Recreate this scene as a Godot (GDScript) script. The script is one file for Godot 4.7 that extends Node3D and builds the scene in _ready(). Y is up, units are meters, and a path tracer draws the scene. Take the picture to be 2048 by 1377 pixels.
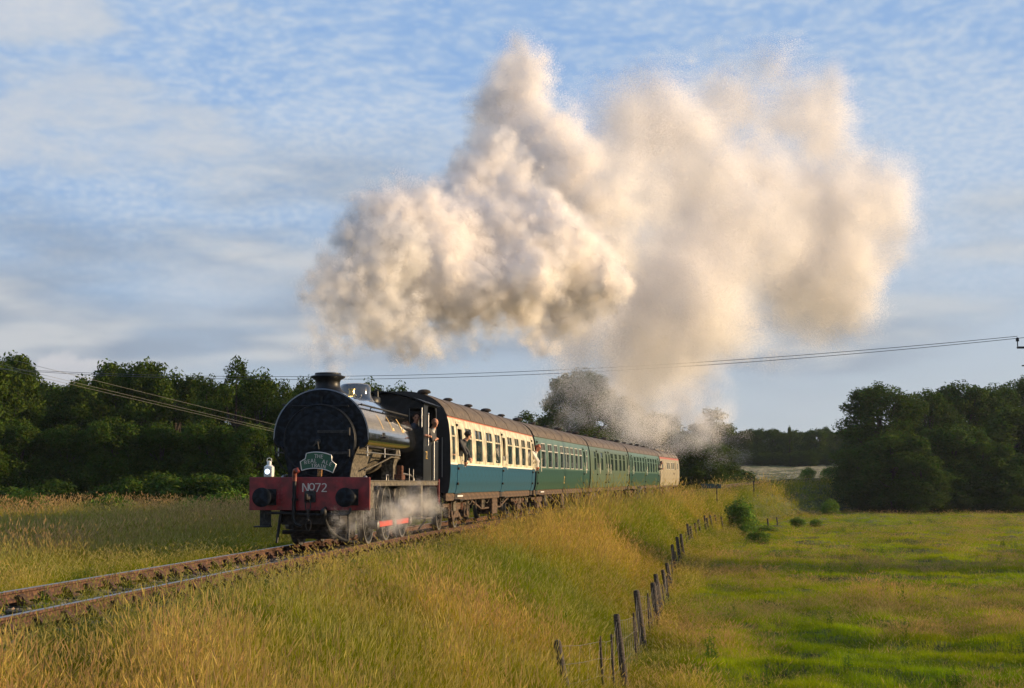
extends Node3D
# A steam train on a low embankment at sunset. World: y up, camera looks along -z, d = -z, rail top at y = 0.

var M := {}            # materials by name
var taken := {}        # names in use at top level
const KD := [-80.0, 0.0, 32.0, 43.0, 62.0, 80.0, 98.0, 118.0, 137.0, 160.0, 190.0, 230.0, 300.0]
const KS := [0.103, 0.103, 0.100, 0.115, 0.162, 0.181, 0.192, 0.198, 0.225, 0.32, 0.46, 0.62, 0.7]
var TX := PackedFloat32Array()   # track centre x for d = -80 .. 1300 step 0.5
var sun_to := Vector3(1, 0.195, -0.07).normalized()
var lumps := FastNoiseLite.new()
var patch := FastNoiseLite.new()


# ---------------------------------------------------------------- mesh builder
class MB extends RefCounted:
	var V := PackedVector3Array()
	var N := PackedVector3Array()
	var C := PackedColorArray()
	var I := PackedInt32Array()
	var col := Color.WHITE
	var colored := false

	func put(p: Vector3, n: Vector3) -> int:
		V.append(p)
		N.append(n)
		C.append(col)
		return V.size() - 1

	func tri(a: Vector3, b: Vector3, c: Vector3) -> void:
		var n := (b - a).cross(c - a).normalized()
		var i := put(a, n)
		put(b, n)
		put(c, n)
		I.append_array([i, i + 2, i + 1])

	func quad(a: Vector3, b: Vector3, c: Vector3, d: Vector3) -> void:
		var n := (c - a).cross(d - b).normalized()
		var i := put(a, n)
		put(b, n)
		put(c, n)
		put(d, n)
		I.append_array([i, i + 2, i + 1, i, i + 3, i + 2])

	func box(p: Vector3, s: Vector3, b := Basis.IDENTITY, ch := 0.0) -> void:
		var h := s * 0.5
		if ch <= 0.0:
			for ax in 3:
				for sg in [-1.0, 1.0]:
					var n := Vector3.ZERO
					n[ax] = sg
					var u := Vector3.ZERO
					u[(ax + 1) % 3] = 1.0
					var w: Vector3 = n.cross(u)
					var c := n * h
					u = u * h
					w = w * h
					quad(p + b * (c - u - w), p + b * (c + u - w), p + b * (c + u + w), p + b * (c - u + w))
			return
		ch = minf(ch, minf(h.x, minf(h.y, h.z)) * 0.9)
		var k := h - Vector3.ONE * ch
		for ax in 3:
			for sg in [-1.0, 1.0]:
				var n := Vector3.ZERO
				n[ax] = sg
				var u := Vector3.ZERO
				u[(ax + 1) % 3] = 1.0
				var w: Vector3 = n.cross(u)
				var c := n * h
				u = u * k
				w = w * k
				quad(p + b * (c - u - w), p + b * (c + u - w), p + b * (c + u + w), p + b * (c - u + w))
		for ax in 3:
			var a1 := (ax + 1) % 3
			var a2 := (ax + 2) % 3
			for s1 in [-1.0, 1.0]:
				for s2 in [-1.0, 1.0]:
					var p1 := Vector3.ZERO
					p1[a1] = s1 * h[a1]
					p1[a2] = s2 * k[a2]
					var p2 := Vector3.ZERO
					p2[a1] = s1 * k[a1]
					p2[a2] = s2 * h[a2]
					var e := Vector3.ZERO
					e[ax] = k[ax]
					var q := [p1 - e, p1 + e, p2 + e, p2 - e]
					if (q[2] - q[0]).cross(q[3] - q[1]).dot(p1 + p2) < 0.0:
						q.reverse()
					quad(p + b * q[0], p + b * q[1], p + b * q[2], p + b * q[3])
		for sx in [-1.0, 1.0]:
			for sy in [-1.0, 1.0]:
				for sz in [-1.0, 1.0]:
					var s3 := Vector3(sx, sy, sz)
					var q := [Vector3(h.x, k.y, k.z) * s3, Vector3(k.x, h.y, k.z) * s3, Vector3(k.x, k.y, h.z) * s3]
					if (q[1] - q[0]).cross(q[2] - q[0]).dot(s3) < 0.0:
						q.reverse()
					tri(p + b * q[0], p + b * q[1], p + b * q[2])

	# rows of points, smooth shaded; closed = last column joins the first
	func loft(rows: Array, closed := false, flip := false) -> void:
		var nr := rows.size()
		var nc: int = rows[0].size()
		var base := V.size()
		for r in nr:
			for c in nc:
				var c0 := (c - 1 + nc) % nc if closed else maxi(c - 1, 0)
				var c1 := (c + 1) % nc if closed else mini(c + 1, nc - 1)
				var du: Vector3 = rows[r][c1] - rows[r][c0]
				var dv: Vector3 = rows[mini(r + 1, nr - 1)][c] - rows[maxi(r - 1, 0)][c]
				var n := du.cross(dv).normalized()
				put(rows[r][c], -n if flip else n)
		for r in nr - 1:
			for c in (nc if closed else nc - 1):
				var a := base + r * nc + c
				var b := base + r * nc + (c + 1) % nc
				if flip:
					I.append_array([a, b, b + nc, a, b + nc, a + nc])
				else:
					I.append_array([a, b + nc, b, a, a + nc, b + nc])

	# profile of (radius, y) turned round the local y axis
	func lathe(prof: Array, xf := Transform3D(), seg := 24, a0 := 0.0, a1 := TAU) -> void:
		var np := prof.size()
		var sn := []
		for i in np - 1:
			var t: Vector2 = prof[i + 1] - prof[i]
			sn.append(Vector2(t.y, -t.x).normalized())
		for i in np - 1:
			var n0: Vector2 = sn[i]
			var n1: Vector2 = sn[i]
			if i > 0 and sn[i - 1].dot(sn[i]) > 0.7:
				n0 = (sn[i - 1] + sn[i]).normalized()
			if i < np - 2 and sn[i + 1].dot(sn[i]) > 0.7:
				n1 = (sn[i + 1] + sn[i]).normalized()
			var base := V.size()
			for k in seg + 1:
				var a := a0 + (a1 - a0) * k / seg
				var ca := cos(a)
				var sa := sin(a)
				var p: Vector2 = prof[i]
				var q: Vector2 = prof[i + 1]
				put(xf * Vector3(p.x * ca, p.y, p.x * sa), (xf.basis * Vector3(n0.x * ca, n0.y, n0.x * sa)).normalized())
				put(xf * Vector3(q.x * ca, q.y, q.x * sa), (xf.basis * Vector3(n1.x * ca, n1.y, n1.x * sa)).normalized())
			for k in seg:
				var b := base + k * 2
				I.append_array([b, b + 3, b + 1, b, b + 2, b + 3])

	func tube(pts: Array, r, sides := 6, caps := true) -> void:
		var n := pts.size()
		var t0: Vector3 = (pts[1] - pts[0]).normalized()
		var u := t0.cross(Vector3.UP)
		if u.length() < 0.05:
			u = t0.cross(Vector3.RIGHT)
		u = u.normalized()
		var base := V.size()
		for i in n:
			var t: Vector3 = (pts[mini(i + 1, n - 1)] - pts[maxi(i - 1, 0)]).normalized()
			u = (u - t * u.dot(t)).normalized()
			var w := t.cross(u)
			var rr: float = r[i] if r is Array else r
			for k in sides:
				var a := TAU * k / sides
				var dir := u * cos(a) + w * sin(a)
				put(pts[i] + dir * rr, dir)
		for i in n - 1:
			for k in sides:
				var a := base + i * sides + k
				var b := base + i * sides + (k + 1) % sides
				I.append_array([a, b + sides, b, a, a + sides, b + sides])
		if caps:
			for e in [0, n - 1]:
				var t: Vector3 = (pts[0] - pts[1]).normalized() if e == 0 else (pts[n - 1] - pts[n - 2]).normalized()
				var c := put(pts[e], t)
				for k in sides:
					put(V[base + e * sides + k], t)
				for k in sides:
					var a := c + 1 + k
					var b := c + 1 + (k + 1) % sides
					if e == 0:
						I.append_array([c, a, b])
					else:
						I.append_array([c, b, a])

	# polygon in local xy pushed from z = 0 to z = depth
	func prism(poly: PackedVector2Array, depth: float, xf := Transform3D()) -> void:
		if Geometry2D.is_polygon_clockwise(poly):
			poly = poly.duplicate()
			poly.reverse()
		var n := poly.size()
		var ts := Geometry2D.triangulate_polygon(poly)
		for f in 2:
			var z := 0.0 if f == 0 else depth
			var nn := (xf.basis * Vector3(0, 0, (1.0 if f == 1 else -1.0) * signf(depth))).normalized()
			var base := V.size()
			for p in poly:
				put(xf * Vector3(p.x, p.y, z), nn)
			for t in range(0, ts.size(), 3):
				var a := V[base + ts[t]]
				if (V[base + ts[t + 2]] - a).cross(V[base + ts[t + 1]] - a).dot(nn) > 0.0:
					I.append_array([base + ts[t], base + ts[t + 1], base + ts[t + 2]])
				else:
					I.append_array([base + ts[t], base + ts[t + 2], base + ts[t + 1]])
		for i in n:
			var a := poly[i]
			var b := poly[(i + 1) % n]
			var q := [Vector3(a.x, a.y, 0), Vector3(b.x, b.y, 0), Vector3(b.x, b.y, depth), Vector3(a.x, a.y, depth)]
			if depth < 0.0:
				q = [q[3], q[2], q[1], q[0]]
			quad(xf * q[0], xf * q[1], xf * q[2], xf * q[3])

	func ball(p: Vector3, r: Vector3, seg := 10, rings := 6) -> void:
		var base := V.size()
		for i in rings + 1:
			var a := PI * i / rings
			for k in seg + 1:
				var b := TAU * k / seg
				var n := Vector3(sin(a) * cos(b), cos(a), sin(a) * sin(b))
				put(p + n * r, (n / r).normalized())
		for i in rings:
			for k in seg:
				var a := base + i * (seg + 1) + k
				I.append_array([a, a + seg + 2, a + 1, a, a + seg + 1, a + seg + 2])

	func mesh(am: ArrayMesh = null, mat: Material = null) -> ArrayMesh:
		if am == null:
			am = ArrayMesh.new()
		var arr := []
		arr.resize(Mesh.ARRAY_MAX)
		arr[Mesh.ARRAY_VERTEX] = V
		arr[Mesh.ARRAY_NORMAL] = N
		if colored:
			arr[Mesh.ARRAY_COLOR] = C
		arr[Mesh.ARRAY_INDEX] = I
		am.add_surface_from_arrays(Mesh.PRIMITIVE_TRIANGLES, arr)
		if mat:
			am.surface_set_material(am.get_surface_count() - 1, mat)
		return am


# ---------------------------------------------------------------- naming and tagging
func numbered(called: String) -> String:
	taken[called] = taken.get(called, -1) + 1
	return called if taken[called] == 0 else "%s_%03d" % [called, taken[called]]


func tag(o: Node3D, label: String, category: String, group := "", kind := "") -> Node3D:
	if label: o.set_meta("label", label)
	if category: o.set_meta("category", category)
	if group: o.set_meta("group", group)
	if kind: o.set_meta("kind", kind)
	return o


func thing(called: String, label: String, category: String, at := Vector3.ZERO, turn := 0.0, group := "") -> Node3D:
	var o := Node3D.new()
	o.name = numbered(called)
	add_child(o)
	o.position = at
	o.rotation.y = turn
	tag(o, label, category, group)
	return o


# one named mesh: of a thing (parent given) or at top level; a part whose name is taken under its parent gets the next number
func part(called: String, src, mat: Material, parent: Node3D = null) -> MeshInstance3D:
	var o := MeshInstance3D.new()
	o.mesh = src.mesh() if src is MB else src
	if mat:
		o.material_override = mat
	if parent == null:
		o.name = numbered(called)
		add_child(o)
	else:
		var k: int = parent.get_meta("n_" + called, 0)
		parent.set_meta("n_" + called, k + 1)
		o.name = called if k == 0 else "%s_%03d" % [called, k]
		parent.add_child(o)
	return o


func structure(called: String, src, mat: Material) -> MeshInstance3D:
	var o := part(called, src, mat)
	o.set_meta("kind", "structure")
	return o


func scatter(called: String, mesh: Mesh, mat: Material, xfs: Array, cols, parent: Node3D = null, stuff := true) -> MultiMeshInstance3D:
	var mm := MultiMesh.new()
	mm.transform_format = MultiMesh.TRANSFORM_3D
	mm.use_colors = cols != null
	mm.mesh = mesh
	mm.instance_count = xfs.size()
	for i in xfs.size():
		mm.set_instance_transform(i, xfs[i])
	if cols != null:
		for i in xfs.size():
			mm.set_instance_color(i, cols[i])
	var o := MultiMeshInstance3D.new()
	o.multimesh = mm
	o.material_override = mat
	if stuff:
		o.set_meta("kind", "stuff")
	if parent == null:
		o.name = numbered(called)
		add_child(o)
	else:
		o.name = called
		parent.add_child(o, true)
	return o


func lin(r: float, g: float, b: float, a := 1.0) -> Color:
	var c := Color(r, g, b).linear_to_srgb()
	c.a = a
	return c


func noise_tex(freq: float, lo: Color, hi: Color, seed := 1, octaves := 5, size := 512) -> NoiseTexture2D:
	var n := FastNoiseLite.new()
	n.noise_type = FastNoiseLite.TYPE_SIMPLEX_SMOOTH
	n.seed = seed
	n.frequency = freq
	n.fractal_octaves = octaves
	var t := NoiseTexture2D.new()
	t.width = size
	t.height = size
	t.seamless = true
	t.noise = n
	var g := Gradient.new()
	g.set_color(0, lo)
	g.set_color(1, hi)
	g.set_offset(0, 0.25)
	g.set_offset(1, 0.75)
	t.color_ramp = g
	return t


func mat(called: String, c: Color, rough := 0.6, metal := 0.0, tex: Texture2D = null, scale := 1.0, bump: Texture2D = null, bump_cm := 0.3) -> StandardMaterial3D:
	var m := StandardMaterial3D.new()
	m.resource_name = called
	m.albedo_color = c
	m.roughness = rough
	m.metallic = metal
	if tex or bump:
		m.uv1_triplanar = true
		m.uv1_scale = Vector3.ONE * scale
	if tex:
		m.albedo_texture = tex
	if bump:
		m.heightmap_enabled = true
		m.heightmap_texture = bump
		m.heightmap_scale = bump_cm
	M[called] = m
	return m


func materials() -> void:
	var grey := noise_tex(0.01, Color(0.72, 0.72, 0.72), Color(1, 1, 1), 3)
	var blotch := noise_tex(0.014, Color(0.45, 0.43, 0.4), Color(1, 1, 1), 8)
	var fine := noise_tex(0.05, Color(0.55, 0.55, 0.55), Color(1, 1, 1), 5, 4)
	var rusty := noise_tex(0.02, Color(0.45, 0.3, 0.22), Color(1.0, 0.95, 0.9), 11)
	var rgh := noise_tex(0.012, Color(0.35, 0.35, 0.35), Color(1, 1, 1), 14)
	var streak := noise_tex(0.03, Color(0.5, 0.5, 0.47), Color(1, 1, 1), 21)
	M["_grey"] = grey
	M["_fine"] = fine
	M["_blotch"] = blotch
	mat("black_paint", lin(0.012, 0.0135, 0.016), 0.42, 0.0, blotch, 0.7)
	var tk := mat("tank_paint", lin(0.028, 0.027, 0.026), 0.2, 0.0, blotch, 0.5)
	tk.roughness_texture = rgh
	tk.roughness = 0.2
	tk.clearcoat_enabled = true
	tk.clearcoat = 1.0
	tk.clearcoat_roughness = 0.05
	tk.metallic_specular = 0.75
	mat("smokebox_paint", lin(0.015, 0.02, 0.029), 0.6, 0.0, blotch, 0.9)
	M["smokebox_paint"].metallic_specular = 0.25
	M["black_paint"].metallic_specular = 0.35
	mat("band_red", lin(0.28, 0.07, 0.04), 0.5)
	mat("grimy_metal", lin(0.16, 0.135, 0.095), 0.75, 0.0, blotch, 1.3, fine, 0.2)
	mat("dark_metal", lin(0.035, 0.033, 0.032), 0.6, 0.2, blotch, 1.5)
	mat("red_paint", lin(0.25, 0.011, 0.015), 0.38, 0.0, grey, 0.6)
	mat("rod_red", lin(0.62, 0.05, 0.025), 0.4)
	mat("pipe_red", lin(0.30, 0.05, 0.02), 0.4, 0.0, blotch, 2.0)
	mat("steel", lin(0.45, 0.45, 0.45), 0.3, 1.0)
	mat("dull_steel", lin(0.26, 0.25, 0.24), 0.45, 0.9)
	mat("brass", lin(0.62, 0.42, 0.16), 0.25, 1.0)
	mat("gold_paint", lin(0.75, 0.5, 0.16), 0.35)
	mat("white_paint", lin(0.62, 0.62, 0.6), 0.5)
	mat("letter_white", lin(0.5, 0.47, 0.42), 0.6)
	mat("board_green", lin(0.012, 0.075, 0.035), 0.5)
	mat("silver_edge", lin(0.62, 0.6, 0.56), 0.35, 0.6)
	mat("rust", lin(0.17, 0.075, 0.035), 0.85, 0.0, rusty, 2.0, fine, 0.2)
	mat("rail_rust", lin(0.13, 0.068, 0.036), 0.8, 0.0, rusty, 1.2, fine, 0.1)
	var rt := mat("rail_top", lin(0.22, 0.19, 0.165), 0.5, 0.7)
	rt.roughness_texture = rgh
	mat("sleeper_wood", lin(0.085, 0.068, 0.055), 0.9, 0.0, blotch, 1.6, fine, 0.8)
	mat("chair_iron", lin(0.10, 0.05, 0.03), 0.85, 0.0, rusty, 3.0)
	mat("ballast_sheet", lin(0.10, 0.082, 0.068), 0.95, 0.0, fine, 1.5, fine, 3.0)
	var st := mat("stone", lin(0.21, 0.175, 0.15), 0.95)
	st.vertex_color_use_as_albedo = true
	mat("cream", lin(0.72, 0.65, 0.46), 0.38, 0.0, grey, 0.35)
	mat("coach_blue", lin(0.012, 0.12, 0.23), 0.34, 0.0, streak, 0.5)
	mat("coach_green", lin(0.022, 0.1, 0.08), 0.34, 0.0, streak, 0.5)
	mat("coach_green_upper", lin(0.08, 0.155, 0.11), 0.38, 0.0, grey, 0.5)
	mat("coach_green_pale", lin(0.115, 0.175, 0.1), 0.4, 0.0, streak, 0.4)
	for k in ["coach_blue", "coach_green", "coach_green_pale"]: M[k].uv1_scale = Vector3(1.3, 0.22, 1.3)
	mat("orange_line", lin(0.42, 0.1, 0.045), 0.45)
	mat("white_line", lin(0.8, 0.74, 0.6), 0.45)
	mat("coach_roof", lin(0.17, 0.125, 0.085), 0.62, 0.0, blotch, 0.6)
	mat("coach_end", lin(0.014, 0.014, 0.016), 0.55, 0.0, grey, 0.8)
	mat("underframe", lin(0.14, 0.085, 0.05), 0.85, 0.0, blotch, 1.2)
	mat("underframe_dark", lin(0.04, 0.03, 0.024), 0.85, 0.0, blotch, 1.2)
	mat("sand_body", lin(0.36, 0.31, 0.21), 0.45, 0.0, grey, 0.5)
	mat("loco_roof", lin(0.24, 0.2, 0.16), 0.6, 0.0, blotch, 0.8)
	mat("window_metal", lin(0.55, 0.52, 0.45), 0.4, 0.5)
	mat("interior", lin(0.10, 0.075, 0.05), 0.8)
	mat("seat_cloth", lin(0.07, 0.075, 0.085), 0.9)
	var gl := mat("glass", lin(0.03, 0.06, 0.07, 0.5), 0.03)
	gl.transparency = BaseMaterial3D.TRANSPARENCY_ALPHA
	mat("post_wood", lin(0.105, 0.085, 0.07), 0.92, 0.0, blotch, 3.0, fine, 0.8)
	mat("stake_wood", lin(0.12, 0.09, 0.065), 0.92, 0.0, blotch, 3.0)
	mat("wire", lin(0.2, 0.18, 0.16), 0.5, 0.7)
	mat("cable", lin(0.05, 0.05, 0.055), 0.6)
	mat("copper_cable", lin(0.2, 0.19, 0.13), 0.5, 0.4)
	mat("sign_back", lin(0.02, 0.055, 0.06), 0.6)
	mat("concrete", lin(0.32, 0.33, 0.34), 0.85, 0.0, fine, 2.0)
	var bark := mat("bark", lin(0.075, 0.058, 0.042), 0.95, 0.0, blotch, 0.8)
	bark.uv1_triplanar = true
	var lf := mat("leaf", Color.WHITE, 0.55)
	lf.vertex_color_use_as_albedo = true
	lf.metallic_specular = 0.1
	lf.backlight_enabled = true
	lf.backlight = lin(0.5, 0.5, 0.3)
	var gb := mat("grass_blade", Color.WHITE, 0.9)
	gb.vertex_color_use_as_albedo = true
	gb.metallic_specular = 0.06
	gb.backlight_enabled = true
	gb.backlight = lin(0.75, 0.75, 0.5)
	var soil := noise_tex(0.012, Color(0.5, 0.46, 0.38), Color(1, 1, 1), 31)
	mat("pale_field", lin(0.36, 0.31, 0.15), 1.0, 0.0, soil, 0.1)
	mat("soil", lin(0.11, 0.13, 0.02), 1.0, 0.0, soil, 0.25)
	M["soil"].uv1_world_triplanar = true
	var skinm := mat("figure", Color.WHITE, 0.7)
	skinm.vertex_color_use_as_albedo = true


# ---------------------------------------------------------------- the line and the land
func track_slope(d: float) -> float:
	if d <= KD[0]: return KS[0]
	for i in range(1, KD.size()):
		if d <= KD[i]:
			return lerpf(KS[i - 1], KS[i], (d - KD[i - 1]) / (KD[i] - KD[i - 1]))
	return KS[KS.size() - 1]


func lay_line() -> void:
	var x := 0.0
	var at0 := 0.0
	for i in 2761:
		var d := -80.0 + i * 0.5
		TX.append(x)
		if absf(d - 32.5) < 0.01: at0 = x
		x += track_slope(d + 0.25) * 0.5
	for i in TX.size(): TX[i] = TX[i] - at0 - 4.21


func tx(d: float) -> float:
	var f := clampf((d + 80.0) * 2.0, 0.0, 2759.0)
	var i := int(f)
	return lerpf(TX[i], TX[i + 1], f - i)


func rise(d: float) -> float:
	return 0.12 * smoothstep(60.0, 125.0, d) + 1.85 * smoothstep(125.0, 215.0, d) + maxf(0.0, d - 215.0) * 0.016


func on_line(d: float, off := 0.0, y := 0.0) -> Vector3:
	var a := atan(track_slope(d))
	return Vector3(tx(d) + off * cos(a), rise(d) + y, -(d - off * sin(a)))


func land(x: float, d: float) -> float:
	var c := cos(atan(track_slope(d)))
	var u := (x - tx(d)) * c
	var r := rise(d)
	var far := smoothstep(205.0, 520.0, d)
	var lump := lumps.get_noise_2d(x, d)
	if u >= 0.0:
		var field := -2.4 + far * 16.0 + lump * 0.32 + 0.24 * lumps.get_noise_2d(x * 0.3 + 50.0, d * 0.45)
		if u < 1.9: return r - 0.27
		if u < 2.7: return lerpf(r - 0.27, r - 0.62, (u - 1.9) / 0.8)
		var t := clampf((u - 2.7) / 4.1, 0.0, 1.0)
		var bank := lerpf(r - 0.62, field, t * t * (3.0 - 2.0 * t) * 0.4 + t * 0.6)
		return bank + lump * 0.18 * smoothstep(2.7, 4.0, u) * (1.0 - t)
	u = -u
	var meadow := -0.85 + far * 15.0 + lump * 0.15 * smoothstep(3.0, 6.0, u) + 0.25 * lumps.get_noise_2d(x * 0.15, d * 0.15)
	if u < 1.9: return r - 0.27
	if u < 3.0: return lerpf(r - 0.27, r - 0.6, (u - 1.9) / 1.1)
	return lerpf(r - 0.6, meadow, smoothstep(3.0, 7.5, u))


func build_ground() -> void:
	lumps.noise_type = FastNoiseLite.TYPE_SIMPLEX_SMOOTH
	lumps.seed = 5
	lumps.frequency = 0.35
	lumps.fractal_octaves = 3
	patch.noise_type = FastNoiseLite.TYPE_SIMPLEX_SMOOTH
	patch.seed = 17
	patch.frequency = 0.06
	patch.fractal_octaves = 4
	var ds := []
	var d := -60.0
	while d < 1250.0:
		ds.append(d)
		d += 1.0 if d < 6.0 else clampf(d * 0.009, 0.3, 40.0) if d < 230.0 else 12.0
	var us := [-1300.0, -900.0, -600.0, -400.0, -280.0, -200.0, -150.0, -120.0, -100.0, -85.0, -72.0, -62.0]
	var u := -54.0
	while u < 70.0:
		us.append(u)
		u += 0.35 if absf(u) < 14.0 else 0.6 if absf(u) < 40.0 else 1.4
	us.append_array([75.0, 85.0, 100.0, 125.0, 160.0, 210.0, 280.0, 400.0, 600.0, 900.0])
	var rows := []
	for dd in ds:
		var row := []
		for uu in us:
			var x: float = tx(dd) + uu
			row.append(Vector3(x, land(x, dd) - 0.02, -dd))
		rows.append(row)
	var b := MB.new()
	b.loft(rows)
	structure("ground", b, M["soil"])
	# a mown field on the rise beyond the line
	rows = []
	d = 236.0
	while d < 345.0:
		var row := []
		for k in 25:
			var x := lerpf(d * 0.09, minf(tx(d) - 8.0, d * 0.235), k / 24.0)
			row.append(Vector3(x, land(x, d) + 0.06, -d))
		rows.append(row)
		d += 3.0
	b = MB.new()
	b.loft(rows)
	structure("far_field", b, M["pale_field"])
	# ballast bed: one sheet a little above the ground
	rows = []
	d = 4.0
	while d < 225.0:
		var row := []
		for k in 13:
			var uu := -2.3 + 4.6 * k / 12.0
			var p := on_line(d, uu)
			p.y = land(p.x, d) + 0.03 + 0.02 * lumps.get_noise_2d(p.x * 9.0, d * 9.0)
			row.append(p)
		rows.append(row)
		d += 0.5
	b = MB.new()
	b.loft(rows)
	structure("ballast_bed", b, M["ballast_sheet"])


func build_track() -> void:
	var line := Node3D.new()
	line.name = "railway_track"
	add_child(line)
	line.set_meta("kind", "structure")
	# bullhead rail section, head up
	var sec := [Vector2(-0.035, 0.0), Vector2(-0.036, -0.03), Vector2(-0.012, -0.045), Vector2(-0.01, -0.10), Vector2(-0.036, -0.118), Vector2(-0.036, -0.145), Vector2(0.036, -0.145), Vector2(0.036, -0.118), Vector2(0.01, -0.10), Vector2(0.012, -0.045), Vector2(0.036, -0.03), Vector2(0.035, 0.0)]
	for s in [-1.0, 1.0]:
		var side := MB.new()
		var top := MB.new()
		var ds := []
		var d := 2.0
		while d < 226.0:
			ds.append(d)
			d += 1.0
		for i in sec.size() - 1:
			var rows := []
			for dd in ds:
				rows.append([on_line(dd, s * 0.755 + sec[i].x, sec[i].y), on_line(dd, s * 0.755 + sec[i + 1].x, sec[i + 1].y)])
			side.loft(rows, false, true)
		var rows := []
		for dd in ds:
			rows.append([on_line(dd, s * 0.755 - 0.035, 0.001), on_line(dd, s * 0.755 - 0.02, 0.006), on_line(dd, s * 0.755 + 0.02, 0.006), on_line(dd, s * 0.755 + 0.035, 0.001)])
		top.loft(rows)
		var rail := part("rail", side, M["rail_rust"], line)
		part("rail_head", top, M["rail_top"], rail)
	var sl := []
	for v in 4:
		var b := MB.new()
		b.box(Vector3.ZERO, Vector3(2.6, 0.13, 0.25), Basis.IDENTITY, 0.012)
		sl.append(b.mesh())
	var ch := MB.new()
	ch.box(Vector3(0, 0.02, 0), Vector3(0.36, 0.04, 0.2), Basis.IDENTITY, 0.01)
	ch.prism(PackedVector2Array([Vector2(0.04, 0.04), Vector2(0.15, 0.04), Vector2(0.07, 0.12), Vector2(0.045, 0.13)]), 0.11, Transform3D(Basis(), Vector3(0, 0, -0.055)))
	ch.prism(PackedVector2Array([Vector2(-0.04, 0.04), Vector2(-0.045, 0.13), Vector2(-0.085, 0.12), Vector2(-0.15, 0.04)]), 0.11, Transform3D(Basis(), Vector3(0, 0, -0.055)))
	ch.box(Vector3(-0.065, 0.09, 0), Vector3(0.05, 0.075, 0.2), Basis.IDENTITY, 0.01)
	for q in [-0.15, 0.15]:
		ch.lathe([Vector2(0.018, 0.03), Vector2(0.018, 0.06), Vector2(0.0, 0.062)], Transform3D(Basis(), Vector3(q, 0, 0.07 * signf(q))), 6)
	var chm := ch.mesh()
	var rng := RandomNumberGenerator.new()
	rng.seed = 44
	var d := 6.0
	while d < 216.0:
		var o := part("sleeper", sl[rng.randi() % 4], M["sleeper_wood"], line)
		o.position = on_line(d, rng.randf_range(-0.04, 0.04), -0.255)
		o.rotation.y = -atan(track_slope(d)) + rng.randf_range(-0.015, 0.015)
		if d < 46.0:
			for s in [-1.0, 1.0]:
				var c := part("rail_chair", chm, M["chair_iron"], line)
				c.position = on_line(d, s * 0.755, -0.187)
				c.rotation.y = -atan(track_slope(d)) + (PI if s < 0.0 else 0.0)
		d += 0.76
	# loose stones of the ballast
	var sm := MB.new()
	var pts := []
	for i in 9:
		pts.append(Vector3(rng.randfn(), rng.randfn() * 0.8, rng.randfn()).normalized())
	sm.colored = true
	var ico := [Vector3(0, 1, 0), Vector3(0.9, 0.3, 0.1), Vector3(0.2, 0.35, 0.95), Vector3(-0.85, 0.2, 0.4), Vector3(-0.5, 0.4, -0.8), Vector3(0.5, 0.2, -0.85), Vector3(0.1, -0.8, 0.1)]
	for i in 5:
		sm.tri(ico[0], ico[1 + (i + 1) % 5], ico[1 + i])
		sm.tri(ico[6], ico[1 + i], ico[1 + (i + 1) % 5])
	var xfs := []
	var cols := PackedColorArray()
	for i in 26000:
		var t := rng.randf()
		var dd := 8.0 + 62.0 * t * t
		var off := rng.randf_range(-2.6, 2.7)
		if absf(off) > 2.0 and rng.randf() < 0.4: continue
		var p := on_line(dd, off)
		p.y = land(p.x, dd) + 0.035 + rng.randf() * 0.015
		var sc := rng.randf_range(0.018, 0.042) * (1.0 + dd * 0.012)
		xfs.append(Transform3D(Basis.from_euler(Vector3(rng.randf() * 6.0, rng.randf() * 6.0, rng.randf() * 6.0)).scaled(Vector3(sc, sc * 0.8, sc)), p))
		var g := rng.randf_range(0.5, 1.3)
		cols.append(Color(g * rng.randf_range(0.95, 1.2), g, g * rng.randf_range(0.8, 1.0)))
	var o := scatter("ballast_stones", sm.mesh(), M["stone"], xfs, cols)
	tag(o, "grey brown ballast stones between and beside the rails", "ballast")


# ---------------------------------------------------------------- lettering
func letters(called: String, text: String, height: float, depth: float, m: Material, parent: Node3D, xf: Transform3D, serif := false) -> MeshInstance3D:
	var f := SystemFont.new()
	f.font_names = PackedStringArray(["Droid Serif" if serif else "Droid Sans"])
	var t := TextMesh.new()
	t.text = text
	f.font_weight = 500
	t.font = f
	t.font_size = 48
	t.pixel_size = height / 35.0
	t.depth = depth
	t.curve_step = 2.0
	var o := part(called, t, m, parent)
	o.transform = xf
	return o


const ALONG_X := Basis(Vector3(0, -1, 0), Vector3(1, 0, 0), Vector3(0, 0, 1))   # a lathe's axis laid along x
const ALONG_Z := Basis(Vector3(1, 0, 0), Vector3(0, 0, 1), Vector3(0, -1, 0))   # a lathe's axis laid along z


func arc_pts(c: Vector2, r: float, a0: float, a1: float, n: int) -> PackedVector2Array:
	var out := PackedVector2Array()
	for i in n + 1:
		var a := deg_to_rad(lerpf(a0, a1, float(i) / n))
		out.append(c + Vector2(cos(a), sin(a)) * r)
	return out


func tank_outline(inset: float) -> PackedVector2Array:
	var p := PackedVector2Array()
	p.append(Vector2(0.66, 2.08 + inset))
	p.append_array(arc_pts(Vector2(0.85, 2.28), 0.2 - inset * 0.5, -90, 0, 6))
	p.append_array(arc_pts(Vector2(0, 2.33), 1.05 - inset, 0, 180, 40))
	p.append_array(arc_pts(Vector2(-0.85, 2.28), 0.2 - inset * 0.5, 180, 270, 6))
	p.append(Vector2(-0.66, 2.08 + inset))
	return p


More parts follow.
